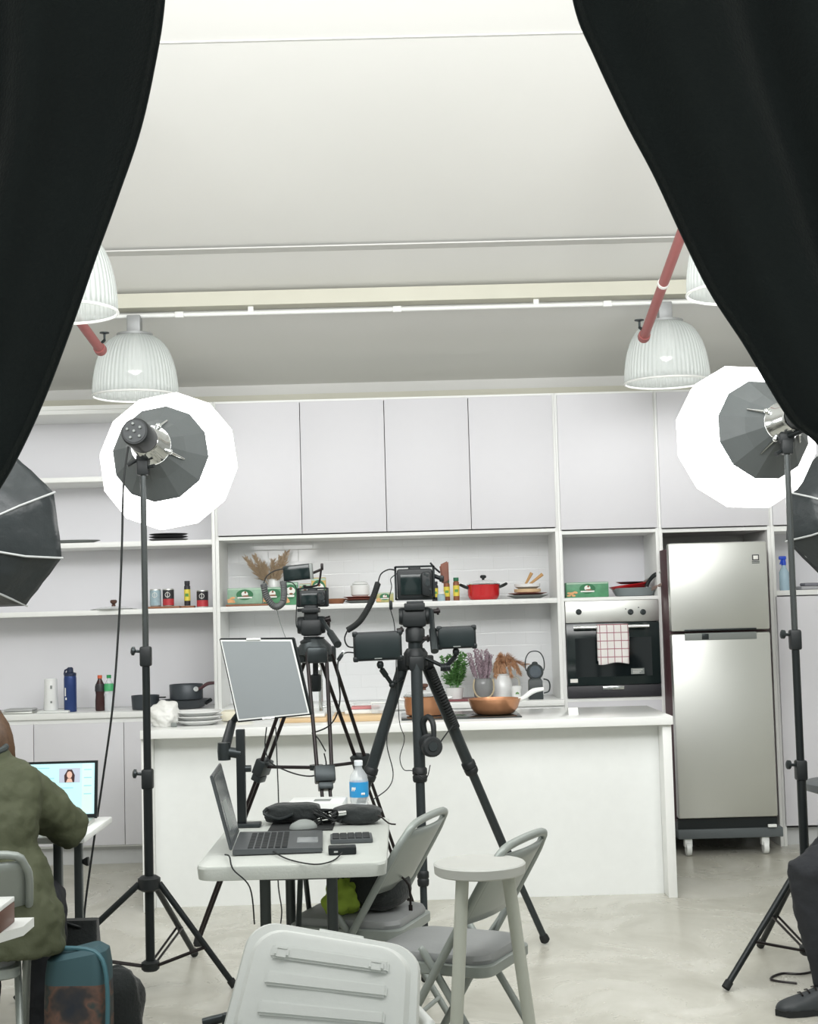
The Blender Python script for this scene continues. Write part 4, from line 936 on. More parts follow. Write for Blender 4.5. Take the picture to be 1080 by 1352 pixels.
def camera_body(px0, px1, py0, py1, Y, label, extra):
    a = P(px0, py1, Y); b = P(px1, py0, Y); w_, h_ = b.x-a.x, b.z-a.z; cx, cz_ = (a.x+b.x)/2, (a.z+b.z)/2
    t = thing('video_camera', label, 'camera', (cx, Y, a.z))
    k = MB(); k.box((cx, Y, cz_-.004), (w_*.93, .07, h_*.9), .01); k.box((cx, Y, b.z-.012), (w_*.32, .06, .026), .008); k.box((cx+w_*.3, Y-.02, cz_-.005), (w_*.25, .09, h_*.72), .012); k.build('body', BLKP, **W(t))
    MB().box((cx-w_*.1, Y-.037, cz_-.006), (w_*.55, .008, h_*.6), .002).build('screen', SCR, **W(t))
    k = MB()
    for dx, dz in ((.33, .22), (.33, .08), (.33, -.08), (.4, -.2), (.26, .26)): k.lathe([(.005, 0), (.005, .004)], (cx+w_*dx, Y-.064, cz_+h_*dz), (0, -1, 0), 12)
    k.lathe([(.012, 0), (.011, .003)], (cx+w_*.33, Y-.064, cz_-.002), (0, -1, 0), 18); k.build('buttons', DKG, **W(t))
    k = MB(); k.lathe([(.034, 0), (.037, .01), (.037, .06), (.034, .065), (.038, .07), (.038, .1)], (cx, Y+.034, cz_-.005), (0, 1, 0), 28); k.build('lens', BLK, **W(t))
    k = MB(); r_ = .0045; z0_, z1_ = a.z+.002, b.z
    for x in (a.x, b.x):
        k.bx((x-r_, Y-.03, z0_), (x+r_, Y-.016, z1_)); k.bx((x-r_, Y+.02, z0_), (x+r_, Y+.032, z1_))
        k.bx((x-r_, Y-.03, z1_-.008), (x+r_, Y+.032, z1_)); k.bx((x-r_, Y-.03, z0_), (x+r_, Y+.032, z0_+.008))
    k.bx((a.x, Y-.03, z1_-.006), (b.x, Y-.018, z1_+.002)); k.bx((a.x, Y-.03, z0_-.002), (b.x, Y+.032, z0_+.006))
    k.build('cage', BLK, **W(t))
    return t, a, b
t, a, b = camera_body(394, 432, 776, 802, TY, 'compact black video camera mounted on the left tripod', 0)
k = MB(); q0 = P(402, 776, TY); q1 = P(400, 795, TY)
MB().lathe([(.006, 0), (.006, .012), (.012, .014)], (q0.x, TY, q0.z-.002), seg=12).build('hot_shoe_mount', BLK, **W(t))
# small monitor above the first camera
a, b = P(374, 767, TY-.03), P(411, 745, TY-.03); cm = (a+b)/2
t = thing('camera_monitor', 'small black monitor held above the left camera', 'monitor', cm)
rt = Euler((0, R(-4), R(-8))).to_matrix()
MB().box(cm, (b.x-a.x, .024, .068), .006, rt).build('housing', BLK, **W(t))
MB().box(cm+rt@V((0, -.0125, 0)), ((b.x-a.x)*.9, .003, .058), .002, rt).build('screen', SCR, **W(t))
MB().box(cm+rt@V((.063, -.002, 0)), (.012, .026, .07), .004, rt).build('grey_end', GREYP, **W(t))
k = MB(); e = P(424, 752, TY-.02)
k.tube([P(412, 757, TY-.02), e], .006); k.tube([e, P(421, 770, TY-.02), P(414, 774, TY-.02), P(402, 775, TY-.01)], .0045, 8, smooth_n=4); k.box(e+V((.004, 0, .012)), (.012, .016, .03), .003)
k.build('mounting_arm', DKRED, **W(t))
t = thing('coiled_cable', 'thick grey coiled cable drooping beside the left camera monitor', 'cable', P(350, 770, TY-.05))
k = MB(); k.tube(coil(P(348, 771, TY-.05), P(374, 768, TY-.05), .011, 36, [P(352, 788, TY-.05), P(363, 801, TY-.05), P(373, 796, TY-.05), P(375, 782, TY-.05)]), .0045, 6); k.build('coil', mat('cable_grey', (.075, .08, .08), .5), **W(t))
k = MB(); k.tube([P(348, 771, TY-.05), P(352, 761, TY-.05), P(362, 754, TY-.05), P(374, 751, TY-.04)], .0028, 6, smooth_n=6); k.tube([P(376, 768, TY-.05), P(385, 769, TY-.05), P(391, 776, TY-.04), P(392, 790, TY-.04), P(391, 824, TY-.05), P(396, 832, TY-.03)], .0025, 6, smooth_n=6); k.build('lead', BLKR, **W(t))
k = MB(); k.tube([P(365, 803, TY-.05), P(370, 822, TY), P(377, 842, TY)], .0018, 6, smooth_n=4); k.build('thin_lead', GREYP, **W(t))

# ---------------------------------------------------------------- centre tripod
UY = 5.95
c1 = P(549, 872, UY)
t = thing('photo_tripod', 'sturdy dark tripod with three thick legs in the middle of the room', 'tripod', (c1.x, UY, 0))
fts = [V((P(408, 1262, 6.05).x, 6.05, 0)), G(563, 1300), G(720, 1247)]
LCL = []
for i, f in enumerate(fts):
    f = V((f.x, f.y, .0)); out = V((f.x-c1.x, f.y-UY, 0)).normalized(); top = c1+out*.05+V((0, 0, -.01))
    if i == 1: top = c1+out*.05+V((0, 0, -.0))
    k = MB(); m1_ = top.lerp(f, .36); m2_ = top.lerp(f, .68); fe = f+V((0, 0, .02))
    k.tube([top, m1_], .024, 14); k.tube([m1_, m2_], .019, 14); k.tube([m2_, fe], .0145, 14)
    lg = k.build('leg', CARB, **W(t)); ax = (f-top).normalized()
    for m_, r_ in ((m1_, .03), (m2_, .024)): MB().lathe([(r_*.85, -.03), (r_, -.024), (r_, -.004), (r_*.88, 0), (r_, .006), (r_*.95, .024), (r_*.8, .03)], m_, ax, 16).build('twist_lock', BLKP, lg, world=True)
    MB().lathe([(.016, -.03), (.02, -.02), (.021, 0), (.014, .008)], V((f.x, f.y, .018)), ax, 14).build('rubber_foot', BLKR, lg, world=True)
    LCL.append((top, f))
k = MB(); k.lathe([(.04, -.03), (.05, -.02), (.05, .03), (.036, .05)], c1, seg=20)
for f in fts:
    out = V((f.x-c1.x, f.y-UY, 0)).normalized(); k.box(c1+out*.05+V((0, 0, -.01)), (.05, .06, .06), .008, Matrix.Rotation(math.atan2(out.y, out.x), 3, 'Z'))
k.build('shoulder', BLKP, **W(t))
k = MB(); cz2 = P(548, 838, UY).z; k.lathe([(.022, -.25), (.022, .03), (.03, .035), (.03, cz2-c1.z)], c1, seg=18); k.build('centre_column', CARB, **W(t))
k = MB(); k.lathe([(.036, -.02), (.04, -.015), (.04, .03), (.03, .045), (.04, .05), (.044, .06), (.044, .07)], (c1.x, UY, cz2-.01), seg=22)
k.box((c1.x-.002, UY, P(548, 816, UY).z), (.1, .09, .075), .014); k.lathe([(.032, -.065), (.036, -.055), (.036, .055), (.032, .065)], (c1.x, UY, P(548, 816, UY).z+.008), (1, 0, 0), 22)
k.box((c1.x, UY, P(548, 801, UY).z), (.085, .12, .03), .004); k.build('fluid_head', BLKP, **W(t))
k = MB(); a = P(569, 806, UY-.02); b = P(574, 860, UY-.16); k.tube([P(560, 806, UY), a], .009); k.tube([a, a.lerp(b, .45), a.lerp(b, .48), b], [.011, .011, .016, .016], 12); k.build('pan_handle', DKG, **W(t))
for px, py in ((578, 807), (565, 843), (530, 832)):
    k = MB(); q = P(px, py, UY-.02); k.lathe([(.008, -.02), (.01, 0), (.006, .01)], q, (1, 0, 0), 12); k.box(q, (.01, .012, .03), .003); k.build('lock_knob', DKRED, **W(t))
t, a, b = camera_body(523, 572, 747, 793, UY, 'black mirrorless camera in a metal cage on the centre tripod', 0)
q = P(548, 797, UY)
MB().box((q.x, UY, q.z), (.07, .09, .022), .004).build('base_plate', BLK, **W(t))
k = MB(); e0 = P(572, 760, UY); e1 = P(583, 764, UY-.01)
k.tube([P(568, 743, UY), P(574, 750, UY), P(581, 756, UY)], .004, 8); k.tube([e0, e1], .009, 10); k.box(e1, (.02, .03, .028), .006); k.build('side_arm', BLK, **W(t))
k = MB(); k.poly([P(580, 746, UY-.02), P(592, 740, UY-.02), P(593, 768, UY-.02), P(584, 772, UY-.02)], (0, .03, 0)); bmesh.ops.bevel(k.b, geom=k.b.edges[:], offset=.006, segments=3, affect='EDGES'); k.build('wooden_side_handle', mat('brown_leather', (.16, .065, .045), .4, noise_=.3), **W(t))
# side monitors
def tablet(px0, px1, py0, py1, Y, label, rz, clampx, m=BLK):
    a, b = P(px0, py1, Y), P(px1, py0, Y); w_, h_ = b.x-a.x, b.z-a.z; cc = (a+b)/2
    t = thing('side_monitor', label, 'monitor', cc, 0, 'monitors on arms beside the centre tripod'); rt = Euler((0, ROLL*.6, rz)).to_matrix()
    k = MB(); k.box(cc, (w_, .03, h_), .008, rt)
    for sx in (-1, 1):
        for sz in (-1, 1): k.box(cc+rt@V((sx*(w_/2-.008), 0, sz*(h_/2-.008))), (.022, .036, .022), .006, rt)
    k.build('housing', BLK, **W(t))
    MB().box(cc+rt@V((0, -.0165, 0)), (w_*.9, .003, h_*.84), .001, rt).build('screen', mat('monitor_screen_off', (.012, .02, .021), .35), **W(t))
    MB().box(cc+rt@V((0, -.017, -h_/2+.009)), (.03, .003, .004), 0, rt).build('logo', GREYP, **W(t))
    return t, cc, h_
t1_, cc1, h1 = tablet(467, 530, 833, 873, UY-.1, 'larger black monitor on the left of the centre tripod', R(4), 0)
k = MB(); j0 = P(502, 876, UY-.08); j1 = P(504, 884, UY-.07); j2 = P(518, 904, UY-.04); j3 = P(532, 895, UY-.0)
k.lathe([(.009, -.02), (.014, -.01), (.014, 0), (.009, .01)], j0, seg=14); k.tube([j0, j1], .006); k.tube([j1, j1.lerp(j2, .4)], .012); k.tube([j1.lerp(j2, .4), j2], .009); k.ball(j2, .014, 12); k.tube([j2, j3], .009)
k.build('articulating_arm', BLK, **W(t1_))
t2_, cc2, h2 = tablet(578, 628, 826, 857, UY-.1, 'smaller black monitor on the right of the centre tripod', R(-4), 0)
k = MB(); j0 = P(602, 859, UY-.08); j1 = P(602, 866, UY-.07); j2 = P(588, 881, UY-.05); j3 = P(560, 868, UY-.02)
k.lathe([(.009, -.02), (.014, -.01), (.014, 0), (.009, .01)], j0, seg=14); k.tube([j0, j1], .006); k.tube([j1, j2], .01); k.ball(j2, .018, 12); k.lathe([(.016, -.02), (.016, .02)], j2, (1, 0, 0), 14); k.tube([j2, j3], .008)
k.build('articulating_arm', BLK, **W(t2_))
t = thing('coiled_cable', 'black coiled cable between the centre camera and the larger side monitor', 'cable', P(480, 800, UY-.08))
k = MB(); k.tube(coil(P(499, 770, UY-.06), P(459, 832, UY-.1), .0095, 42, [P(490, 795, UY-.08), P(475, 820, UY-.1)]), .004, 6); k.build('coil', BLKR, **W(t))
k = MB(); k.tube([P(499, 770, UY-.06), P(503, 758, UY-.06), P(513, 752, UY-.05), P(523, 753, UY-.03)], .003, 6, smooth_n=6); k.tube([P(459, 832, UY-.1), P(455, 843, UY-.1), P(459, 853, UY-.1), P(468, 855, UY-.1)], .0035, 6, smooth_n=6); k.build('lead', BLKR, **W(t))
# loose cables of the centre rig
def cable(pts, r, label, name='camera_cable', m=BLKR, grp=None, n=6):
    k = MB(); k.tube(pts, r, 6, smooth_n=n); return tag(k.build(name, m), label, 'cable', grp)
cable([P(469, 862, UY-.1), P(456, 862, UY-.1), P(447, 872, UY-.12), P(446, 890, UY-.15), P(449, 920, UY-.1), P(444, 945, UY-.05), P(432, 960, 6.1), P(412, 968, 6.2)], .0032, 'black cable with usb plug dropping from the left side monitor')
t = thing('usb_plug', 'dangling usb plug beside the left side monitor', 'plug', P(450, 866, UY-.1)); MB().box(P(449, 868, UY-.11), (.016, .012, .03), .003, (0, R(35), 0)).build('shell', BLK, **W(t)); MB().box(P(453, 862, UY-.11), (.013, .006, .014), .001, (0, R(35), 0)).build('contact', CHR, **W(t))
cable([P(525, 757, UY-.03), P(516, 764, UY-.03), P(517, 775, UY-.03), P(514, 790, UY-.04), P(516, 806, UY-.05), P(521, 828, UY-.05), P(523, 880, UY-.02), P(520, 930, UY-.05), P(513, 960, UY-.05), P(511, 985, UY-.1), P(519, 1020, UY-.2), P(513, 1040, UY-.3), P(492, 1056, 5.3)], .0022, 'thin black cable falling from the cage past the tripod to the table')
t = thing('cable_adapter', 'small black cable adapter hanging left of the centre camera', 'adapter', P(516, 800, UY-.05)); MB().box(P(516, 799, UY-.05), (.014, .012, .038), .004).build('body', BLK, **W(t))
cable([P(525, 880, UY-.05), P(527, 950, UY-.08), P(534, 975, UY-.08), P(528, 1000, UY-.1), P(533, 1016, UY-.1), P(545, 1018, UY-.12), P(562, 1028, UY-.15), P(568, 1010, UY-.15)], .002, 'thin wire looping behind the middle leg of the centre tripod')
cable([P(560, 860, UY-.06), P(556, 852, UY-.07), P(562, 845, UY-.08), P(570, 846, UY-.06)], .0035, 'short black cable loop under the centre tripod head')
pts, _ = LCL[2], 0
a, b = LCL[2]; o_ = V((.012, -.035, 0))
k = MB(); k.tube(coil(a.lerp(b, .02)+o_, a.lerp(b, .22)+o_, .014, 26), .005, 6); tag(k.build('coiled_strap', BLKR), 'black coiled cord wrapped along the right leg of the centre tripod', 'cable')
cable([P(578, 985, UY-.1), P(590, 968, UY-.04), P(598, 958, UY)], .003, 'short black cord tying the hanging pack to the right tripod leg')
# hanging headphone
t = thing('headphones', 'black headphones hanging in front of the middle tripod leg', 'headphones', P(570, 985, UY-.12))
q = P(570, 986, UY-.16)
k = MB(); k.lathe([(.03, -.018), (.041, -.012), (.041, .014), (.034, .02)], q, (.25, -1, .1), 26); k.build('ear_cup', BLKP, **W(t))
k = MB(); k.lathe([(.02, 0), (.018, .004)], q+V((.005, -.021, .002)), (.25, -1, .1), 20); k.build('cup_plate', DKG, **W(t))
k = MB(); k.lathe([(.03, -.014), (.038, -.01), (.038, .01), (.03, .014)], q+V((-.012, .06, .01)), (.1, 1, .1), 24); k.build('ear_cup', BLKP, **W(t))
k = MB(); k.tube([q+V((.01, .01, .03)), q+V((.008, .02, .09)), q+V((-.01, .045, .115)), q+V((-.03, .06, .09)), q+V((-.02, .06, .03))], [.01, .012, .012, .012, .01], 10, smooth_n=5); k.build('headband', BLKP, **W(t))
# cables at left tripod
cable([P(352, 960, 6.2), P(350, 985, 6.2), P(356, 1005, 6.15), P(372, 1015, 6.1), P(395, 1023, 6.05), P(415, 1024, 6.1), P(430, 1012, 6.1), P(428, 995, 6.05)], .003, 'black cable sagging under the left tripod spreader')
cable([P(364, 960, 6.3), P(366, 1010, 6.2), P(368, 1070, 6.0), P(367, 1160, 5.6), P(372, 1205, 5.5), P(366, 1240, 5.6)], .0026, 'thin black cable hanging straight down behind the folding table')
cable([P(430, 992, 6.1), P(420, 975, 6.1), P(412, 968, 6.2)], .0028, 'short cable joining the tripod spreader to the side monitor cable')

# ---------------------------------------------------------------- round lantern lights on stands
GLOW = mat('lit_diffuser', (1, 1, .985), .6, emit=DISH)
HEADS = []
def light_stand(label, cx, Y, top_z, feet, px_top, lean=0, knobs=(), rr=1.0):
    """cx: x of the pole"""
    t = thing('light_stand', label, 'stand', (cx, Y, 0), 0, 'tall black light stands')
    za = top_z
    z1_, z2_ = knobs
    k = MB(); k.tube([(cx, Y, .09), (cx, Y, z1_)], .0185, 16); k.build('lower_pole', BLK, **W(t))
    k = MB(); k.tube([(cx, Y, z1_), (cx, Y, z2_)], .0155, 16); k.build('middle_pole', BLK, **W(t))
    k = MB(); k.tube([(cx, Y, z2_), (cx, Y, za)], .0125, 16); k.build('upper_pole', mat('pole_grey', (.10, .11, .11), .25, .7), **W(t))
    for z_ in (z1_, z2_):
        k = MB(); k.box((cx, Y, z_-.02), (.045, .045, .08), .008); k.build('collar', BLKP, **W(t))
        k = MB(); k.lathe([(.006, 0), (.006, .02), (.018, .025), (.018, .035), (.008, .04)], (cx-.02, Y, z_), (-1, -.2, .1), 14); k.build('knob', DKG, **W(t))
    hz = .42
    MB().lathe([(.03, -.03), (.045, -.02), (.045, .02), (.03, .03)], (cx, Y, hz), seg=18).build('leg_collar', BLKP, **W(t))
    MB().lathe([(.028, -.02), (.036, -.012), (.036, .012), (.024, .02)], (cx, Y, .1), seg=18).build('brace_collar', BLKP, **W(t))
    for f in feet:
        f = V((f.x, f.y, .012)); out = V((f.x-cx, f.y-Y, 0)).normalized(); top = V((cx, Y, hz))+out*.04
        sd = V((-out.y, out.x, 0))
        lg = MB().tube([top, f], .0125, 12).build('leg', BLK, **W(t))
        MB().tube([f+(top-f).normalized()*.03, f], .0165, 12).build('rubber_foot', BLKR, lg, world=True)
        m_ = top.lerp(f, .62)
        k = MB()
        for s in (-1, 1): k.tube([V((cx, Y, .1))+out*.03+sd*.01*s, m_+sd*.012*s], .005, 8)
        k.build('brace', DKRED, **W(t))
    return t
def lantern(label, head, axis, rc, r_g, r_w, d_g, d_w, d_f, seg=12, rot0=.2, hub_r=.062, sqx=1.0, offg=V((0, 0, 0)), shift=V((0, 0, 0))):
    """head: position of the speed ring; axis points into the soft box"""
    t = thing('lantern_softbox', label, 'studio light', head, 0, 'glowing round studio lights')
    axis = V(axis).normalized()
    MB().lathe([(hub_r, 0), (r_g*.62, d_g*.5), (r_g, d_g)], head, axis, seg, cap=False, rot0=rot0).build('grey_shell', DISHG, parent=t, world=True, smooth=False, solid=.003)
    MB().lathe([(r_g+.001, d_g+.001), (r_g+(r_w-r_g)*.75, d_g+(d_w-d_g)*.45), (r_w, d_w), (r_w*.96, d_w+(d_f-d_w)*.45), (r_w*.6, d_w+(d_f-d_w)*.85), (.001, d_f)], head, axis, seg, cap=False, rot0=rot0).build('diffuser', GLOW, parent=t, world=True, smooth=False)
    k = MB(); k.lathe([(hub_r*.78, -.10), (hub_r*.86, -.09), (hub_r*.95, -.02), (hub_r*1.15, 0), (hub_r*1.15, .012), (hub_r, .014)], head, axis, 32); k.build('chrome_ring', CHR, **W(t))
    k = MB(); x, y, z = frame(V((0, 0, 0)), axis)
    k.lathe([(hub_r*.7, -.23), (hub_r*.78, -.22), (hub_r*.8, -.11)], head, axis, 28); k.build('lamp_head', BLKP, **W(t))
    k = MB(); k.lathe([(hub_r*.62, -.233), (hub_r*.62, -.23)], head, axis, 28)
    k.build('rear_panel', mat('rear_panel', (.035, .04, .042), .5), **W(t))
    k = MB()
    for a_, r_ in ((.3, .4), (1.4, .42), (2.6, .38), (3.9, .42), (5.2, .4), (0, 0)): k.lathe([(.005, -.242), (.005, -.233)], head+x*math.cos(a_)*hub_r*r_+y*math.sin(a_)*hub_r*r_, axis, 10)
    k.build('rear_dials', GREYP, **W(t))
    for s in range(4):
        a_ = rot0+2*PI*(3*s)/seg+.26
        u_ = x*math.cos(a_)+y*math.sin(a_)
        k = MB(); k.tube([head+u_*(hub_r+.008), head+axis*d_g*.48+u_*(r_g*.6+.006)], [.007, .004], 8); k.ball(head+u_*(hub_r+.012), .013, 10); k.build('rod', CHR, **W(t))
    return t, axis
# left one
LY = 5.8
lx = P(193, 900, LY).x; tz_ = P(188, 618, LY).z
sz = lambda py, px=193, Y=LY: P(px, py, Y).z
light_stand('black light stand left of the island holding the left round light', lx, LY, tz_, [G(310, 1306), G(257, 1263), V((lx-.50, LY-.12, 0))], 188, 0, (sz(1022), sz(860)))
h = P(199, 588, LY+.02)
lantern('round glowing white softbox lantern high on the left light stand', h, (.10, .98, -.13), None, .205, .30, .15, .27, .40, rot0=.1, hub_r=.072)
t = thing('light_yoke', 'black tilting bracket clamping the left round light to its stand', 'bracket', (lx, LY, tz_), 0, 'stand brackets')
q = P(188, 606, LY)
k = MB(); k.box(V((lx, LY, tz_+.0)), (.045, .045, .06), .006); k.box((lx, LY, tz_+.045), (.05, .035, .05), .008); k.build('bracket', BLKP, **W(t))
k = MB(); k.tube([V((lx-.01, LY, tz_+.04)), V((lx-.06, LY-.02, tz_+.01))], [.006, .009]); k.tube([V((lx, LY, tz_)), V((lx+.05, LY-.02, tz_+.005))], [.005, .009]); k.build('lever', BLKP, **W(t))
k = MB(); k.tube([V((lx, LY, tz_+.05)), V((lx-.03, LY-.12, tz_+.1)), h+V((-.02, -.15, .0))], .011, 10); k.build('arm', BLK, **W(t))
cable([h+V((-.05, -.22, -.03)), P(163, 640, LY-.3), P(161, 720, LY-.3), P(157, 820, LY-.3), P(149, 930, LY-.3), P(137, 1020, LY-.25), P(124, 1110, LY-.2), P(112, 1200, 5.6), P(110, 1250, 5.5)], .0042, 'long thin power cable hanging from the left round light to the floor', 'power_cable')
# right one
RY = 5.75
rx = P(1050, 850, RY).x; rtz = P(1043, 590, RY).z
light_stand('black light stand at the right edge behind the seated person', rx, RY, rtz, [G(958, 1309), G(1004, 1252), V((rx+.45, RY+.1, 0))], 1043, 0, (sz(1010, 1057, RY), sz(838, 1049, RY)))
h2_ = P(1034, 557, RY+.04)
lantern('round glowing white softbox lantern partly covered by the right curtain', h2_, (-.26, .95, -.08), None, .212, .315, .16, .30, .45, rot0=.28, hub_r=.07)
t = thing('light_yoke', 'black tilting bracket clamping the right round light to its stand', 'bracket', (rx, RY, rtz), 0, 'stand brackets')
k = MB(); k.box(V((rx, RY, rtz)), (.045, .045, .06), .006); k.box((rx, RY, rtz+.035), (.06, .04, .04), .008); k.build('bracket', BLKP, **W(t))
k = MB(); k.tube([V((rx-.01, RY, rtz-.01)), V((rx-.05, RY-.02, rtz-.03))], [.006, .01]); k.build('lever', BLKP, **W(t))
k = MB(); k.tube([V((rx, RY, rtz+.04)), V((rx+.06, RY-.1, rtz+.06)), h2_+V((.05, -.14, .0))], .011, 10); k.build('arm', BLK, **W(t))

# ---------------------------------------------------------------- black octagonal softboxes at the edges
def octabox(label, c, axis, r, depth, rot0, seg=8):
    t = thing('octagonal_softbox', label, 'studio light', c, 0, 'unlit black octagonal softboxes')
    axis = V(axis).normalized(); x, y, z = frame(V((0, 0, 0)), axis)
    k = MB(); pr = [(.07, 0), (r*.42, depth*.18), (r*.75, depth*.5), (r, depth)]
    k.lathe(pr, c, axis, seg, cap=False, rot0=rot0); bmesh.ops.subdivide_edges(k.b, edges=k.b.edges[:], cuts=5, use_grid_fill=True)
    for v_ in k.b.verts: q_ = v_.co*5.5; v_.co += axis*.022*noise.noise(q_)*min(1, (v_.co-c).length*3) + axis*.012*noise.noise(V((v_.co.x*6, v_.co.y*6, v_.co.z*22)))
    o = k.build('black_shell', SOFTF, parent=t, world=True, smooth=True, solid=.003)
    MB().lathe([(r*.97, depth-.012), (r*.97, depth-.008)], c, axis, seg, rot0=rot0).build('front_diffuser', WPL, **W(t))
    for i in range(seg):
        a_ = rot0+2*PI*i/seg; u_ = x*math.cos(a_)+y*math.sin(a_)
        MB().tube([c+z*h_+u_*(r_+.004) for r_, h_ in pr], .0045, 8).build('rib', mat('rib_grey', (.5, .52, .52), .35, .3), **W(t))
    MB().lathe([(.05, -.2), (.055, -.19), (.06, -.01), (.075, 0), (.075, .02)], c, axis, 24).build('lamp_head', BLKP, **W(t))
    return t
BY = 5.6
c_ = P(-68, 712, BY)
octabox('crinkled black octagonal softbox poking in at the left edge', c_, (.2, .62, .12), .345, .28, R(22))
t = thing('light_stand', 'black light stand just outside the left edge under the octagonal softbox', 'stand', (c_.x-.1, BY-.1, 0), 0, 'tall black light stands')
k = MB(); k.tube([(0, 0, .05), (0, 0, c_.z-.08)], .0155, 14); k.build('pole', BLK, t)
for a_ in (90, 210, 330): MB().tube([(0, 0, .4), (.42*math.cos(R(a_)), .42*math.sin(R(a_)), .013)], .0125, 10).build('leg', BLK, t)
c_ = P(1146, 680, 6.45)
octabox('black octagonal softbox behind the right light stand at the right edge', c_, (-.1, .7, .05), .30, .26, R(22))
t = thing('light_stand', 'black light stand just outside the right edge under the octagonal softbox', 'stand', (c_.x+.06, 6.35, 0), 0, 'tall black light stands')
k = MB(); k.tube([(0, 0, .05), (0, 0, c_.z-.08)], .0155, 14); k.build('pole', BLK, t)
for a_ in (90, 210, 330): MB().tube([(0, 0, .4), (.42*math.cos(R(a_)), .42*math.sin(R(a_)), .013)], .0125, 10).build('leg', BLK, t)
# ---------------------------------------------------------------- folding chairs
def fold_chair(label, loc, rz, dark=False, grp='grey folding chairs'):
    t = thing('folding_chair', label, 'chair', loc, rz, grp); m = GREYT
    def lx_(z): return -.23+.47*z/.79
    HW = .205
    k = MB(); pts = []
    for s in (-1, 1):
        col_ = [V((lx_(z), s*HW*(1 if z < .5 else 1), z)) for z in (.012, .3, .5, .68)]
        pts = pts + (col_ if s == -1 else [V((lx_(.745)+.0, s*(HW-.015), .745)), V((lx_(.785), s*(HW-.07), .785))][::-1] + col_[::-1]) if s == 1 else col_+[V((lx_(.745), -(HW-.015), .745)), V((lx_(.785), -(HW-.07), .785))]
    k.tube(pts, .0125, 12, smooth_n=4); k.build('front_leg_frame', m, t)
    for s in (-1, 1):
        k = MB(); k.tube([(-.035, s*(HW-.028), .475), (.0, s*(HW-.028), .43), (.27, s*(HW-.028), .012)], .0115, 12, smooth_n=3); lg = k.build('rear_leg', m, t)
        MB().tube([(.262, s*(HW-.028), .025), (.273, s*(HW-.028), .006)], .0145, 12).build('rubber_foot', GREYP, lg)
    MB().tube([(.19, -HW+.03, .14), (.19, HW-.03, .14)], .008).build('rear_stretcher', m, t)
    MB().tube([(lx_(.13), -HW, .13), (lx_(.13), HW, .13)], .008).build('front_stretcher', m, t)
    k = MB(); hw = .19
    k.loft([[(x-.02, y, z) for x, y in rrect(.2+d_, .178+d_, .05)] for z, d_ in ((.405, -.006), (.41, 0), (.437, 0), (.44, -.004))]); k.build('seat_pan', m, t)
    k = MB(); k.loft([[(x-.02, y, z) for x, y in rrect(.19+d_, .168+d_, .06)] for z, d_ in ((.4405, -.002), (.452, 0), (.465, -.006), (.473, -.03), (.476, -.08))]); k.build('cushion', CUSH, t)
    def bk(u, v):
        z = .56+.2*v; s = (u*2-1); y = s*(HW-.012); return V((lx_(z)+.03*(1-s*s)-.004, y, z))
    k = MB().grid(bk, 16, 8); k.build('backrest', m, t, solid=.012)
    for s in (-1, 1): MB().tube([(.02, s*(HW-.028), .437), (lx_(.49), s*(HW-.006), .50)], .006, 8).build('hinge_link', m, t)
    return t
fold_chair('grey folding chair with cushioned seat behind the round stool', (.14, 4.47, 0), R(-26))
fold_chair('grey folding chair with backpack tucked in at right of folding table', (-.145, 4.96, 0), R(-20))
fold_chair('grey folding chair at left edge carrying the person in green', (-1.395, 4.52, 0), R(-72))
# stool
sc_ = P(633, 1138, 4.12); 
t = thing('round_stool', 'tall white painted round stool in front of the grey chair', 'stool', (sc_.x, 4.12, 0), R(12))
STL = mat('stool_paint', (.48, .50, .44), .4, noise_=.05)
zt_ = sc_.z
MB().lathe([(.122, zt_-.032), (.128, zt_-.028), (.13, zt_-.004), (.126, zt_), (.01, zt_)], seg=48).build('seat', mat('stool_seat', (.50, .51, .48), .4, noise_=.06, nscale=12), t)
for a_ in (-142, -4, 113):
    ca, sa = math.cos(R(a_)), math.sin(R(a_))
    MB().tube([(.08*ca, .08*sa, zt_-.03), (.165*ca, .165*sa, 0)], [.0185, .0175], 16).build('leg', STL, t)
for z_ in (.2, .26):
    k = MB(); r_ = .165-.085*(z_/zt_)
    prs = ((-142, -4),) if z_ < .25 else ((-4, 113), (113, 218))
    for a_, b2_ in prs: k.tube([(r_*math.cos(R(a_)), r_*math.sin(R(a_)), z_), (r_*math.cos(R(b2_)), r_*math.sin(R(b2_)), z_)], .008)
    k.build('rung', STL, t)

# storage box with its lid open
XY = 3.5
TL, TR, BL_, BR = P(333, 1213, XY+.06), P(556, 1252, XY+.0), P(284, 1395, XY-.1), P(550, 1410, XY-.16)
def lidp(u, v, off=0):
    p = TL.lerp(TR, u).lerp(BL_.lerp(BR, u), v); return p+LN*off
LN = (TR-TL).cross(BL_-TL).normalized()
if LN.y > 0: LN = -LN
t = thing('storage_box', 'translucent white storage box with raised ribbed lid in the foreground', 'box', ((BL_.x+BR.x)/2, XY-.1, 0))
LIDM = mat('milky_plastic', (.72, .745, .72), .32, bump=.08, bscale=30, alpha=.97)
def outline(ins, off, n=8, rc=.17):
    out = []
    for cu, cv, a0 in ((1, 0, -90), (1, 1, 0), (0, 1, 90), (0, 0, 180)):
        for i in range(n+1):
            a = R(a0+90*i/n); ru, rv = rc, rc*1.2
            u = (1-ins-ru if cu else ins+ru)+ru*math.cos(a); v = (1-ins-rv if cv else ins+rv)+rv*math.sin(a); out.append(lidp(u, v, off))
    return out
k = MB(); k.loft([outline(.0, -.02), outline(.0, 0), outline(.012, .008), outline(.05, .009), outline(.075, .024), outline(.1, .026)]); k.build('lid', LIDM, parent=t, world=True)
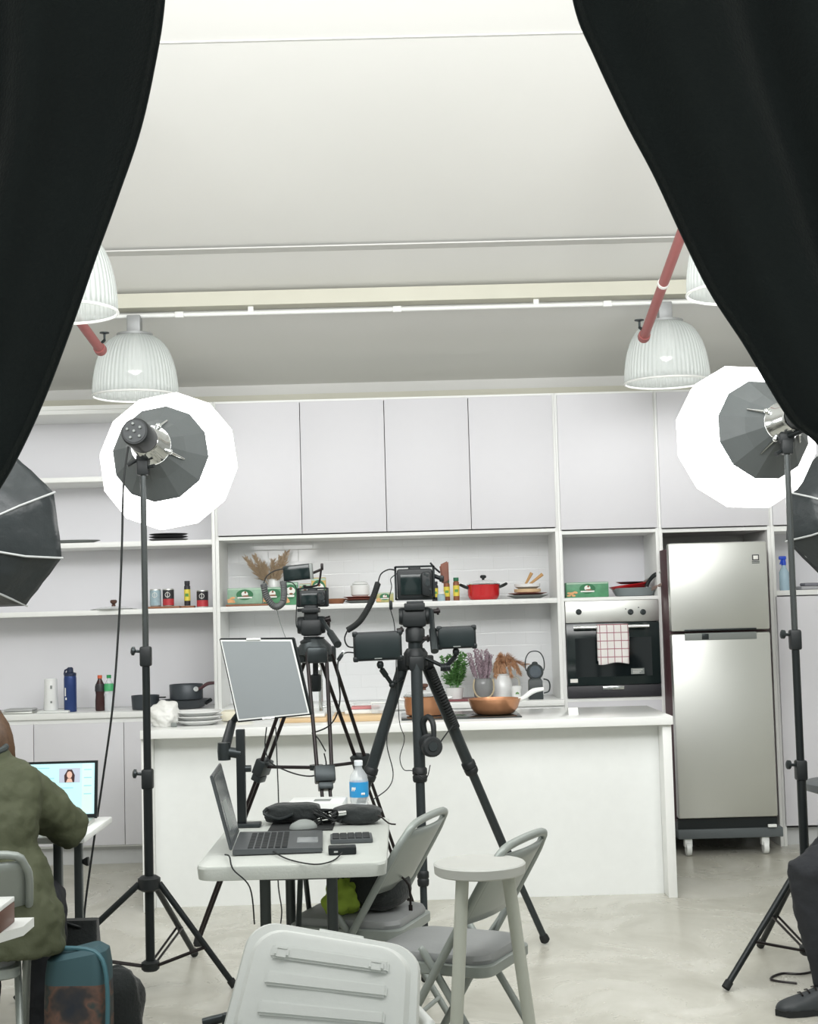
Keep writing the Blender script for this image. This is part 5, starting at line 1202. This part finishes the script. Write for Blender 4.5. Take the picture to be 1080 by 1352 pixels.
def rib(u0, u1, v0, v1, off=.026, h=.009):
    pts = []
    for u, v in ((u0, v0), (u1, v0), (u1, v1), (u0, v1)): pts.append(lidp(u, v, off-.001))
    k = MB().poly(pts, LN*h); bmesh.ops.bevel(k.b, geom=k.b.edges[:], offset=.0055, segments=4, affect='EDGES'); return k
for v0 in (.18, .38, .60, .80): rib(.17, .83, v0, v0+.11).build('lid_rib', LIDM, parent=t, world=True)
rib(.19, .27, .2, .28, .033, .004).build('square_boss', LIDM, parent=t, world=True); rib(.72, .8, .2, .28, .033, .004).build('square_boss', LIDM, parent=t, world=True)
k = MB().poly([lidp(.4, -.02, -.016), lidp(.66, -.02, -.016), lidp(.66, .03, -.016), lidp(.4, .03, -.016)], LN*.012); k.build('lid_latch', LIDM, parent=t, world=True)
zb_ = min(BL_.z, BR.z)
k = MB(); cx_ = (BL_.x+BR.x)/2; ww = (BR.x-BL_.x)/2
ro = rrect(ww, .2, .05); ri = rrect(ww-.012, .188, .045); ro2 = rrect(ww-.03, .17, .05); ri2 = rrect(ww-.042, .158, .045)
yy = XY-.32
k.loft([[(x+cx_, y+yy, z) for x, y in pr] for pr, z in ((ro2, 0), (ro, zb_-.03), (ri, zb_-.03), (ri2, .012))]); k.build('tub', LIDM, parent=t, world=True)
k = MB(); k.tube([P(549, 1335, XY), P(566, 1352, XY-.05), P(560, 1400, XY-.1)], .016, 10); k.build('side_handle', WPL, parent=t, world=True)
t = thing('clamp', 'small dark clamp at the bottom edge left of the box lid', 'clamp', G(285, 1360) )
e = P(283, 1347, 3.9)
MB().bx((e.x-.02, 3.88, 0), (e.x+.02, 3.92, e.z-.02), .004).build('post', DKG, **W(t)); k = MB(); k.tube([e+V((-.03, 0, -.006)), e+V((.025, 0, .006))], .012, 10); k.box(e+V((.03, 0, .0)), (.016, .03, .035), .004); k.build('grip', DKG, **W(t))

# bag on the chair at the table, green cloth
t = soft('backpack', blob(.10, .11, .075, 7, .1, 2.6), FAB, (-.10, 4.93, .476), R(-20), 'black backpack on the seat of the chair at the table', 'backpack')
k = MB(); k.tube([(.08, -.05, .13), (.12, -.04, .09), (.125, -.04, .02)], .004, 8, smooth_n=4); k.box((.125, -.04, .015), (.014, .005, .02), .002); k.build('strap', DKRED, t)
k = MB(); k.tube([(-.03, -.1, .13), (-.1, -.1, .11), (-.1, -.1, .02)], .005, 8, smooth_n=4); k.build('strap', BLK, t)
def cloth_fn(u, v):
    th = v*2*PI; ph = u*PI; k_ = 1+.35*noise.noise(V((math.cos(th)*math.sin(ph)+3, math.sin(th)*math.sin(ph), math.cos(ph)))*1.9)+.1*noise.noise(V((math.cos(th)*math.sin(ph)+3, math.sin(th)*math.sin(ph), math.cos(ph)*.3))*6)
    return V((math.cos(th)*math.sin(ph)*.06*k_, math.sin(th)*math.sin(ph)*.045*k_, max(-.05, math.cos(ph)*.06*k_)+.05))
k = MB().grid(cloth_fn, 30, 40); bmesh.ops.remove_doubles(k.b, verts=k.b.verts[:], dist=.0004); o = k.build('green_cloth', mat('lime_cloth', (.30, .42, .05), .8, noise_=.3, nscale=20)); g_ = P(452, 1205, 4.86); o.location = (g_.x, 4.86, .477)
tag(o, 'crumpled lime green cloth on the chair seat under the folding table', 'cloth')

# ---------------------------------------------------------------- small work table with laptop at the left
wy0, wy1 = 4.88, 5.34; wz = .75
wr = P(148, 1076, wy1).x
t = thing('laptop_table', 'narrow white adjustable table with black legs holding the open laptop', 'table', (wr-.35, 5.1, 0))
MB().bx((wr-.72, wy0, wz-.022), (wr, wy1, wz), .004).build('tabletop', WPL, **W(t))
for px_, y in ((104, wy1-.06), (77, wy0+.05)):
    x = P(px_, 1150, y).x
    k = MB(); k.bx((x-.014, y-.014, 0), (x+.014, y+.014, wz-.023), .003); k.build('leg', LEGM, **W(t))
k = MB(); x = P(104, 1130, wy1-.06).x; k.lathe([(.008, 0), (.016, .014), (.016, .022)], (x+.014, wy1-.06, .6), (1, 0, 0), 14); k.build('leg_knob', BLKP, **W(t))
for y in (wy0+.05, wy1-.06): MB().bx((wr-.65, y-.014, 0), (wr-.62, y+.014, wz-.023), .003).build('leg', LEGM, **W(t))
ly = 5.22
sa_, sb_ = P(127, 1005, ly), P(122, 1079, ly-.0); sw = .345; shh = sa_.z-(wz+.012)
t = thing('laptop', 'open laptop with white web page and small portrait photo on screen', 'laptop', (sa_.x-sw/2, ly, wz), 0)
MB().bx((sa_.x-sw, ly-.23, wz+.0005), (sa_.x-.006, ly-.005, wz+.016), .004).build('base', STEEL, **W(t))
MB().bx((sa_.x-sw+.02, ly-.2, wz+.0155), (sa_.x-.03, ly-.09, wz+.0175)).build('keyboard', BLKP, **W(t))
tl_ = R(-12)
def lp(u, v, off=0): return V((sa_.x-sw+sw*u, ly + v*shh*math.tan(-tl_)*.6 - off, wz+.012+v*shh))
k = MB().poly([lp(0, 0), lp(1, 0), lp(1, 1), lp(0, 1)], (0, .008, 0)); scn = k.build('screen_lid', BLK, **W(t))
PAGE = mat('screen_page', (.36, .60, .64), .4, emit=.5)
MB().poly([lp(.03, .08, .001), lp(.97, .08, .001), lp(.97, .96, .001), lp(.03, .96, .001)], (0, -.0006, 0)).build('web_page', PAGE, scn, world=True, smooth=False)
def scr_rect(u0, u1, v0, v1, n_, m_, off=.002): MB().poly([lp(u0, v0, off), lp(u1, v0, off), lp(u1, v1, off), lp(u0, v1, off)], (0, -.0004, 0)).build(n_, m_, scn, world=True, smooth=False)
scr_rect(.60, .82, .63, .88, 'portrait_photo', mat('photo_bg', (.38, .42, .50), .5, emit=.3))
k = MB(); k.poly([lp(.66+.1*u, .635+.2*v, .0028) for u, v in ((.0, 0), (1, 0), (1.05, .6), (.75, 1.1), (.3, 1.1), (-.05, .6))], (0, -.0003, 0)); k.build('portrait_hair', mat('photo_hair', (.05, .02, .02), .6), scn, world=True, smooth=False)
k = MB(); k.poly([lp(.71+.028*math.cos(a_), .765+.062*math.sin(a_), .0034) for a_ in [2*PI*i/16 for i in range(16)]], (0, -.0003, 0)); k.poly([lp(.675, .635, .0034), lp(.745, .635, .0034), lp(.73, .7, .0034), lp(.69, .7, .0034)], (0, -.0003, 0)); k.build('portrait_face', mat('photo_skin', (.62, .40, .32), .6, emit=.2), scn, world=True, smooth=False)
k = MB()
for u0, u1, v_ in ((.05, .5, .88), (.05, .42, .82), (.05, .55, .7), (.45, .57, .52), (.6, .75, .53), (.3, .56, .45), (.86, .94, .84), (.86, .94, .7), (.86, .94, .56), (.86, .94, .42), (.05, .5, .3)):
    k.poly([lp(u0, v_, .002), lp(u1, v_, .002), lp(u1, v_+.018, .002), lp(u0, v_+.018, .002)], (0, -.0003, 0))
k.build('page_lines', mat('page_text', (.25, .50, .55), .5, emit=.35), scn, world=True, smooth=False)
k = MB(); k.poly([lp(.84, .1, .0018), lp(.95, .1, .0018), lp(.95, .95, .0018), lp(.84, .95, .0018)], (0, -.0002, 0)); k.build('page_sidebar', mat('page_side', (.42, .60, .50), .5, emit=.5), scn, world=True, smooth=False)

# white table corner nearest on the left, brown box on it
ny = P(38, 1217, 3.55)
t = thing('white_table', 'corner of a white table at the left edge in front of the chair', 'table', (ny.x-.4, 3.5, 0))
nz = ny.z
MB().poly([(ny.x-.75, 3.2, nz-.022), (ny.x-.16, 3.2, nz-.022), (ny.x, 3.5, nz-.022), (ny.x, 3.6, nz-.022), (ny.x-.75, 3.6, nz-.022)], (0, 0, .022)).build('tabletop', WPL, **W(t))
for dx, dy in ((-.7, 3.25), (-.7, 3.55), (-.25, 3.55), (-.25, 3.25)): MB().tube([(ny.x+dx, dy, 0), (ny.x+dx, dy, nz-.023)], .015, 12).build('leg', LEGM, **W(t))
e = P(12, 1190, 3.5)
t = thing('brown_box', 'brown edged white box on the white table corner at left edge', 'box', (e.x-.12, 3.48, nz))
MB().bx((e.x-.25, 3.42, nz+.0005), (e.x, 3.55, nz+.05), .003).build('box', mat('box_brown', (.14, .07, .05), .5), **W(t)); MB().bx((e.x-.25, 3.42, nz+.0505), (e.x, 3.55, nz+.062), .002).build('cover', WPL, **W(t))
t = thing('pencil', 'thin dark pencil on the box at the left edge', 'pencil', (e.x, 3.45, nz+.0655)); MB().tube([(e.x-.18, 3.47, nz+.0665), (e.x-.01, 3.44, nz+.0665)], .0035, 8).build('shaft', BLK, **W(t))

# bags on the floor
TOTE = bpy.data.materials.new('tote_fabric'); TOTE.use_nodes = True; nt = TOTE.node_tree; b = nt.nodes['Principled BSDF']; b.inputs['Roughness'].default_value = .7
tc = nt.nodes.new('ShaderNodeTexCoord'); n_ = nt.nodes.new('ShaderNodeTexNoise'); n_.inputs['Scale'].default_value = 9; n_.inputs['Detail'].default_value = 3; nt.links.new(tc.outputs['Object'], n_.inputs[0])
c_fl = ramp(nt, n_.outputs['Fac'], [(.36, (.012, .018, .028)), (.46, (.035, .03, .03)), (.53, (.13, .07, .05)), (.58, (.03, .045, .045)), (.7, (.10, .08, .07))])
sp = nt.nodes.new('ShaderNodeSeparateXYZ'); nt.links.new(tc.outputs['Object'], sp.inputs[0])
gt = nt.nodes.new('ShaderNodeMath'); gt.operation = 'GREATER_THAN'; gt.inputs[1].default_value = .36; nt.links.new(sp.outputs[2], gt.inputs[0])
mx = nt.nodes.new('ShaderNodeMix'); mx.data_type = 'RGBA'; nt.links.new(gt.outputs[0], mx.inputs[0]); nt.links.new(c_fl, mx.inputs[6]); mx.inputs[7].default_value = (.035, .085, .10, 1); nt.links.new(mx.outputs[2], b.inputs['Base Color'])
by = 4.55
x0_, x1_ = P(62, 1300, by).x, P(146, 1300, by).x; tb = P(110, 1252, by).z
t = thing('tote_bag', 'dark teal and floral tote bag standing beside the chair', 'bag', ((x0_+x1_)/2, by, 0))
def totering(z, s, dx=0): return [(x*s+dx, y*s+.015*noise.noise(V((x*7, y*7, z*6))), z+(.012*math.sin(x*14) if z > .3 else 0)) for x, y in rrect((x1_-x0_)/2, .07, .045)]
k = MB().loft([totering(0.002, .88), totering(.03, 1), totering(.15, 1.04), totering(.3, 1.02), totering(tb-.06, 1), totering(tb-.015, .93), totering(tb, .7)]); k.build('body', TOTE, t)
MB().tube([(.07, -.075, 0.02), (.1, -.078, .2), (.1, -.07, tb-.07), (.06, -.05, tb-.0), (-.05, -.03, tb+.01)], .007, 8, smooth_n=4).build('piping', mat('teal_piping', (.05, .14, .17), .5), t)
t = soft('black_bag', blob(.12, .07, .17, 12, .15, 2.5), FAB, (P(140, 1320, 4.75).x, 4.77, 0.0), R(10), 'slumped black bag on the floor right of the floral tote', 'bag')
t = thing('black_pouch', 'black cloth bag propped behind the floral tote below the small table', 'bag', (P(98, 1240, 5.15).x, 5.12, 0))
k = MB(); k.loft([[(x, y, 0.001) for x, y in rrect(.10, .06, .02)], [(x*.95, y*.8, .3) for x, y in rrect(.10, .06, .02)], [(x*.8+.01, y*.4, P(98, 1214, 5.12).z) for x, y in rrect(.10, .06, .02)]]); k.build('body', FAB, t)
MB().tube([(-.05, 0, P(98, 1214, 5.12).z-.03), (-.04, -.03, P(98, 1214, 5.12).z+.0), (.03, -.03, P(98, 1214, 5.12).z-.02), (.04, 0, P(98, 1214, 5.12).z-.04)], .005, 8, smooth_n=4).build('handle', BLK, t)

# stool/chair at far right, cables on the floor
sx_ = P(1118, 1032, 6.2)
t = thing('bar_stool', 'dark grey round stool glimpsed at the right edge behind the stand', 'stool', (sx_.x, 6.25, 0))
MB().lathe([(.13, sx_.z-.05), (.16, sx_.z-.04), (.165, sx_.z-.01), (.15, sx_.z)], seg=32).build('seat', mat('stool_grey', (.10, .11, .115), .5), t)
for a_ in (40, 130, 220, 310): MB().tube([(.1*math.cos(R(a_)), .1*math.sin(R(a_)), sx_.z-.05), (.2*math.cos(R(a_)), .2*math.sin(R(a_)), 0)], .011, 10).build('leg', STEM, t)
MB().tube([(.17*math.cos(R(a_)), .17*math.sin(R(a_)), .25) for a_ in range(0, 361, 15)], .007, 8).build('foot_ring', STEM, t)
g1 = [G(1018, 1296), G(1040, 1286), G(1062, 1290), G(1085, 1282)]
cable([V((p.x, p.y, .005)) for p in [G(1052, 1300), G(1018, 1295), G(1032, 1287), G(1062, 1287), G(1100, 1276)]], .0045, 'dark cable lying on the floor beside the black shoe', 'floor_cable', DKRED)

# ---------------------------------------------------------------- curtains on a stand
CU = 2.4
CURT = mat('curtain_black', (.006, .0105, .0105), .9, bump=.25, bscale=160, sheen=.1, noise_=.3, nscale=4)
def curtain(name, label, pts, outer_top, outer_bot, side, seed):
    ins, _ = spline([P(px, py, CU) for px, py in pts], 8); n = len(ins)-1
    zt__ = ins[0].z
    def f(u, v):
        i = min(int(v*n), n-1); p = ins[i].lerp(ins[i+1], v*n-i)
        ot = V((outer_top, CU, zt__)); ob = V((outer_bot, CU, p.z))
        vv = v
        ox = outer_top*(1-vv)+outer_bot*vv
        uu = u**.9
        x = p.x*(1-uu)+ox*uu; z = p.z + (0)*uu
        tight = .25+.75*(1-v)
        fold = math.sin(u*34+seed+1.5*v)*.028+math.sin(u*15+seed*2-2*v)*.022+math.sin(u*71+v*3)*.008
        y = CU + 1.4*fold*(.6+.4*tight)*min(1, u*12+.15) + .015*math.sin(v*6+u*5)
        return V((x, y, z))
    k = MB().grid(f, 150, 120); t = thing(name, label, 'curtain', (outer_top, CU, zt__), 0, 'black curtains drawn aside')
    k.build('drape', CURT, parent=t, world=True, solid=.004)
    k = MB().grid(lambda u, v: f(0, u)+V((side*(.012*v), -.004+.008*math.cos(v*PI), 0)), 90, 4); k.build('hem', CURT, parent=t, world=True)
    return t
curtain('stage_curtain', 'black curtain drawn aside at the left, in front of the kitchen', [(226, -330), (224, -120), (215, 0), (204, 70), (183, 165), (152, 258), (125, 335), (95, 425), (60, 522), (30, 592), (0, 648), (-60, 735), (-110, 830), (-125, 1000), (-120, 1500), (-120, 1955)], -1.75, -1.2, -1, .3)
curtain('stage_curtain', 'black curtain drawn aside at the right, covering part of a lantern light', [(735, -330), (742, -120), (760, 0), (788, 68), (828, 152), (867, 226), (902, 303), (940, 382), (984, 452), (1014, 506), (1046, 558), (1080, 588), (1150, 680), (1190, 820), (1200, 1000), (1200, 1500), (1200, 1955)], 1.75, 1.3, 1, 1.1)
rz_ = P(540, -330, CU).z+.02
t = thing('curtain_frame', 'black frame whose top rail carries both curtains above the view', 'frame', (0, CU, 0))
MB().tube([(-1.8, CU, rz_), (1.8, CU, rz_)], .02, 14).build('rail', BLK, t, world=True)
for s in (-1, 1): MB().tube([(s*1.8, CU, 0), (s*1.8, CU, rz_+.02)], .022, 14).build('post', BLK, t, world=True)
# ---------------------------------------------------------------- people
SKIN = mat('skin', (.55, .34, .25), .5, noise_=.06, nscale=30)
def vox(o, size, smooth_it=6, disp=0, dsize=.1, seed=0):
    r = o.modifiers.new('remesh', 'REMESH'); r.mode = 'VOXEL'; r.voxel_size = size; r.use_smooth_shade = True
    s = o.modifiers.new('smooth', 'SMOOTH'); s.iterations = smooth_it; s.factor = .5
    if disp:
        tx = bpy.data.textures.new('folds', 'CLOUDS'); tx.noise_scale = dsize; tx.noise_depth = 2
        d = o.modifiers.new('folds', 'DISPLACE'); d.texture = tx; d.strength = disp; d.mid_level = .5; d.texture_coords = 'LOCAL'
    return o
def ell(c, ax, ay, rx, ry, n=20): return [c+ax*math.cos(2*PI*i/n)*rx+ay*math.sin(2*PI*i/n)*ry for i in range(n)]
def hand(mb, wrist, d, up, s=1):
    """d: direction of the fingers, up: back of the hand"""
    d = d.normalized(); sd = d.cross(up).normalized(); up = sd.cross(d)
    mb.loft([ell(wrist, sd, up, .026, .02), ell(wrist+d*.04, sd, up, .038, .016), ell(wrist+d*.085, sd, up, .042, .013)])
    for i, L in enumerate((.068, .078, .072, .055)):
        b0 = wrist+d*.08+sd*(-.03+.02*i); m1_ = b0+d*L*.5-up*.008; m2_ = b0+d*L*.8-up*.024; e = b0+d*L*.9-up*.04
        mb.tube([b0, m1_, m2_, e], [.0095, .009, .008, .0075], 10)
    b0 = wrist+d*.025-sd*.028*s*1; mb.tube([b0, b0-sd*.03*s+d*.03-up*.008, b0-sd*.034*s+d*.058-up*.018], [.013, .011, .009], 10)
def person(name, label, J, clothes):
    t = thing(name, label, 'person', (J['pelvis'].x, J['pelvis'].y, 0))
    k = MB(); fw = J['front']; rt = J['right']; up = V((0, 0, 1))
    sp = (J['neck']-J['pelvis'])
    k.loft([ell(J['pelvis']+V((0, 0, -.07)), rt, fw, .12, .09), ell(J['pelvis'], rt, fw, .16, .11), ell(J['pelvis']+sp*.3, rt, fw, .13, .095), ell(J['pelvis']+sp*.65, rt, fw, .155, .11), ell(J['pelvis']+sp*.88, rt, fw, .16, .09), ell(J['neck'], rt, fw, .06, .055)])
    k.tube([J['neck']-sp*.05, J['neck'].lerp(J['head'], .55)], [.058, .05], 16)
    h = J['head']; lk = J['look']; hs = lk.cross(up).normalized()
    k.b.verts.ensure_lookup_table()
    rs = []
    for z, rx, ry, off in ((-.115, .03, .03, .05), (-.1, .048, .055, .035), (-.06, .064, .08, .012), (0, .074, .095, 0), (.05, .075, .098, -.004), (.09, .058, .078, -.008), (.115, .02, .03, -.01)):
        rs.append(ell(h+V((0, 0, z))+lk*off, hs, lk, rx, ry))
    k.loft(rs)
    k.tube([h+lk*.088+V((0, 0, .015)), h+lk*.112+V((0, 0, -.025)), h+lk*.09+V((0, 0, -.035))], [.008, .013, .01], 8)     # nose
    k.tube([h+lk*.083+hs*.022+V((0, 0, -.058)), h+lk*.091+V((0, 0, -.056)), h+lk*.083-hs*.022+V((0, 0, -.058))], .007, 8)  # lips
    for s in (-1, 1): k.ball(h+hs*.075*s+V((0, 0, -.01)), .03, 10, (.35, .6, 1))
    for s in ('r', 'l'):
        a, e, w_ = J['sh_'+s], J['el_'+s], J['wr_'+s]
        k.tube([J['neck'].lerp(a, .4)-V((0, 0, .05)), a, a.lerp(e, .5), e, e.lerp(w_, .4), w_], [.06, .055, .045, .038, .036, .026], 16)
        hand(k, w_, J['hd_'+s], V((0, 0, 1)), 1 if s == 'r' else -1)
        hp, kn, an = J['hip_'+s], J['kn_'+s], J['an_'+s]
        k.tube([hp, hp.lerp(kn, .4), kn, kn.lerp(an, .35), an], [.085, .078, .055, .052, .035], 16)
        k.tube([an, an+V((0, 0, .045-an.z))+J['toe']*.03, an+V((0, 0, .035-an.z))+J['toe']*.15], [.033, .03, .018], 12)
    body = vox(k.build('body', SKIN, t, world=True), .0085, 4)
    for s in (-1, 1):
        k = MB(); k.ball(h+lk*.083+hs*.031*s+V((0, 0, .012)), .012, 12); ey = k.build('eye', mat('eye_white', (.7, .7, .68), .2), t, world=True)
        MB().ball(h+lk*.0925+hs*.031*s+V((0, 0, .012)), .005, 8).build('pupil', mat('pupil', (.03, .02, .01), .2), ey, world=True)
    # trousers
    k = MB(); k.loft([ell(J['pelvis']+V((0, 0, -.085)), rt, fw, .15, .12), ell(J['pelvis']+V((0, 0, -.03)), rt, fw, .185, .135), ell(J['pelvis']+V((0, 0, .1)), rt, fw, .155, .115)])
    for s in ('r', 'l'):
        hp, kn, an = J['hip_'+s], J['kn_'+s], J['an_'+s]
        k.tube([hp, hp.lerp(kn, .5), kn.lerp(hp, .08), kn, kn.lerp(an, .12), kn.lerp(an, .5), an+(kn-an)*.1, an-(kn-an)*.06], [.105, .098, .086, .08, .078, .072, .058, .055], 18)
    vox(k.build('trousers', clothes['trousers'], t, world=True), .012, 5, .022, .07)
    for s in ('r', 'l'):
        an = J['an_'+s]; td = J['toe']; ts = td.cross(up).normalized(); base = V((an.x, an.y, 0))
        k = MB(); R_ = []
        for x, w_, h_ in ((-.085, .022, .07), (-.07, .036, .085), (-.02, .042, .105), (.04, .043, .095), (.1, .047, .074), (.15, .048, .06), (.185, .036, .048), (.2, .015, .03)):
            c = base+td*x; R_.append([c+ts*w_*math.cos(a_)+V((0, 0, .02+max(0, math.sin(a_))*(h_-.02) - (0 if math.sin(a_) > 0 else .004))) for a_ in [2*PI*i/16 for i in range(16)]])
        k.loft(R_); k.tube([an+V((0, 0, .02)), base+V((0, 0, .06))], [.046, .044], 16)
        sh = vox(k.build('shoe', clothes['shoe'], t, world=True), .007, 4)
        so = MB(); so.poly([base+td*x+ts*w_+V((0, 0, .001)) for x, w_ in ((-.09, .0), (-.08, .03), (-.03, .04), (.04, .038), (.11, .048), (.17, .044), (.205, .0), (.17, -.044), (.11, -.048), (.04, -.038), (-.03, -.04), (-.08, -.03))], (0, 0, .022)); so.build('sole', BLKR, sh, world=True)
        lc = MB()
        for i in range(4): q = base+td*(.03+.026*i)+V((0, 0, .101-.0085*i)); lc.tube([q-ts*.022-V((0, 0, .006)), q+V((0, 0, .001)), q+ts*.022-V((0, 0, .006))], .003, 6)
        lc.build('laces', DKRED, sh, world=True)
    return t
# left person, back to the camera, working at the laptop
J = {}
J['front'] = V((.05, 1, 0)).normalized(); J['right'] = V((1, -.05, 0)).normalized()
pel = V((P(-28, 1200, 4.6).x, 4.56, .575)); J['pelvis'] = pel
J['neck'] = P(-22, 1003, 4.72); J['head'] = P(-30, 970, 4.80); J['look'] = V((.12, 1, -.25)).normalized()
J['sh_r'] = P(32, 1040, 4.74); J['sh_l'] = P(-82, 1042, 4.72)
J['el_r'] = P(92, 1093, 4.84); J['wr_r'] = P(72, 1087, 5.02); J['wr_r'].z = .80; J['hd_r'] = V((-.35, 1, -.1))
J['el_l'] = P(-135, 1100, 4.84); J['wr_l'] = P(-60, 1092, 5.02); J['wr_l'].z = .80; J['hd_l'] = V((.25, 1, -.1))
for s, d in (('r', .10), ('l', -.10)):
    J['hip_'+s] = pel+V((d, .02, -.0)); J['kn_'+s] = V((pel.x+d*1.1, 4.98, .52)); J['an_'+s] = V((pel.x+d*1.1, 5.0-.06*(d > 0), .10))
J['toe'] = V((0, 1, 0))
TRB = mat('trousers_black', (.018, .02, .024), .85, bump=.25)
pl = person('person', 'person in an olive green jacket seated with back turned, typing at laptop', J, dict(trousers=TRB, shoe=BLKR))
OLV = mat('olive_jacket', (.060, .068, .035), .75, bump=.9, bscale=13, noise_=.12, nscale=8)
k = MB(); f_, r_ = J['front'], J['right']; nk = J['neck']
ax_ = nk-pel
k.loft([ell(pel+V((.03, -.03, -.115)), r_, f_, .262, .19, 28), ell(pel+V((.035, -.02, -.02)), r_, f_, .243, .18, 28), ell(pel+ax_*.22+V((.02, 0, 0)), r_, f_, .215, .155, 28), ell(pel+ax_*.42, r_, f_, .185, .135, 28), ell(pel+ax_*.62, r_, f_, .195, .135, 28), ell(pel+ax_*.8, r_, f_, .20, .125, 28), ell(pel+ax_*.93, r_, f_, .165, .105, 28), ell(nk+V((0, 0, .0)), r_, f_, .095, .08, 28), ell(nk+V((0, 0, .035)), r_, f_, .07, .07, 28)])
for s in ('r', 'l'):
    a, e, w_ = J['sh_'+s], J['el_'+s], J['wr_'+s]
    k.tube([nk.lerp(a, .5)-V((0, 0, .06)), a+V((0, 0, -.005)), a.lerp(e, .5), e, e.lerp(w_, .5), e.lerp(w_, .9)], [.085, .082, .076, .07, .058, .05], 20)
jk = vox(k.build('jacket', OLV, pl, world=True), .0105, 7, .034, .085)
jk2 = jk.modifiers.new('fine', 'DISPLACE'); tx = bpy.data.textures.new('fine_folds', 'MUSGRAVE') if False else bpy.data.textures.new('fine_folds', 'CLOUDS'); tx.noise_scale = .035; jk2.texture = tx; jk2.strength = .009; jk2.texture_coords = 'LOCAL'
k = MB(); k.tube([nk+V((.07*math.cos(a_), .07*math.sin(a_), .035+.012*math.sin(a_))) for a_ in [2*PI*i/24 for i in range(25)]], .011, 8); k.build('collar', mat('collar_grey', (.04, .05, .05), .7), pl, world=True)
HAIR = mat('brown_hair', (.085, .045, .022), .5, noise_=.5, nscale=60)
rn = random.Random(21); h = J['head']
k = MB(); k.ball(h+V((0, -.015, .015)), .102, 20, (.92, 1.05, 1.12)); k.ball(h+V((.0, -.05, -.06)), .092, 18, (1.12, .8, 1.15))
for i in range(420):
    a_ = rn.uniform(-PI*1.05, PI*.05); rr_ = .1; st = h+V((rr_*.25*math.cos(a_), rr_*.25*math.sin(a_), .125))
    m_ = h+V((.1*math.cos(a_), .105*math.sin(a_)-.01, .03)); dn = h+V((.112*math.cos(a_)+rn.uniform(-.012, .012), .1*math.sin(a_)-.02, -.08)); e = h+V((.1*math.cos(a_)+rn.uniform(-.03, .03), .09*math.sin(a_)-.03, -.15-rn.uniform(0, .05)))
    k.tube([st, m_, dn, e], [.003, .006, .006, .001], 5, smooth_n=3)
k.build('hair', HAIR, pl, world=True)

# right person: seated at the right edge facing left
J = {}; J['front'] = V((-1, 0, 0)); J['right'] = V((0, 1, 0)); KYr = 5.25
kn = P(1067, 1152, KYr); an = P(1093, 1284, KYr)
pel = V((kn.x+.46, KYr+.13, .575)); J['pelvis'] = pel
J['neck'] = pel+V((-.05, 0, .47)); J['head'] = pel+V((-.09, 0, .63)); J['look'] = V((-1, 0, -.15)).normalized()
for s, d in (('l', -.12), ('r', .12)):
    J['sh_'+s] = pel+V((-.05, d*1.55, .41)); J['el_'+s] = pel+V((-.04, d*1.9, .15)); J['wr_'+s] = pel+V((-.20, d*1.1, .13)); J['hd_'+s] = V((-1, -d, -.1))
    J['hip_'+s] = pel+V((-.02, d*.9, 0))
J['kn_l'] = V((kn.x, KYr, kn.z-.0)); J['an_l'] = V((an.x, KYr, .115)); J['kn_r'] = V((kn.x+.15, KYr+.30, .50)); J['an_r'] = V((an.x+.26, KYr+.32, .115))
J['toe'] = V((-1, -.15, 0)).normalized()
pr_ = person('person', 'person in black trousers and black shoes seated at the right edge', J, dict(trousers=TRB, shoe=mat('black_shoe', (.03, .035, .038), .5)))
k = MB(); f_, r_ = J['front'], J['right']; nk = J['neck']; ax_ = nk-pel
k.loft([ell(pel+V((0, 0, -.02)), r_, f_, .20, .15, 24), ell(pel+ax_*.3, r_, f_, .18, .13, 24), ell(pel+ax_*.65, r_, f_, .19, .13, 24), ell(pel+ax_*.88, r_, f_, .18, .11, 24), ell(nk, r_, f_, .08, .075, 24)])
for s in ('r', 'l'):
    a, e = J['sh_'+s], J['el_'+s]; k.tube([nk.lerp(a, .5)-V((0, 0, .06)), a, a.lerp(e, .55)], [.08, .075, .068], 18)
vox(k.build('shirt', mat('shirt_grey', (.09, .1, .105), .8, bump=.2), pr_, world=True), .012, 6, .02, .07)
h = J['head']; k = MB(); k.ball(h+V((.02, 0, .03)), .1, 20, (1.02, .9, 1.0)); k.build('hair', mat('black_hair', (.015, .012, .01), .5), pr_, world=True)
fold_chair('grey folding chair under the seated person in black at the right edge', (pel.x-.02, pel.y, 0), 0)
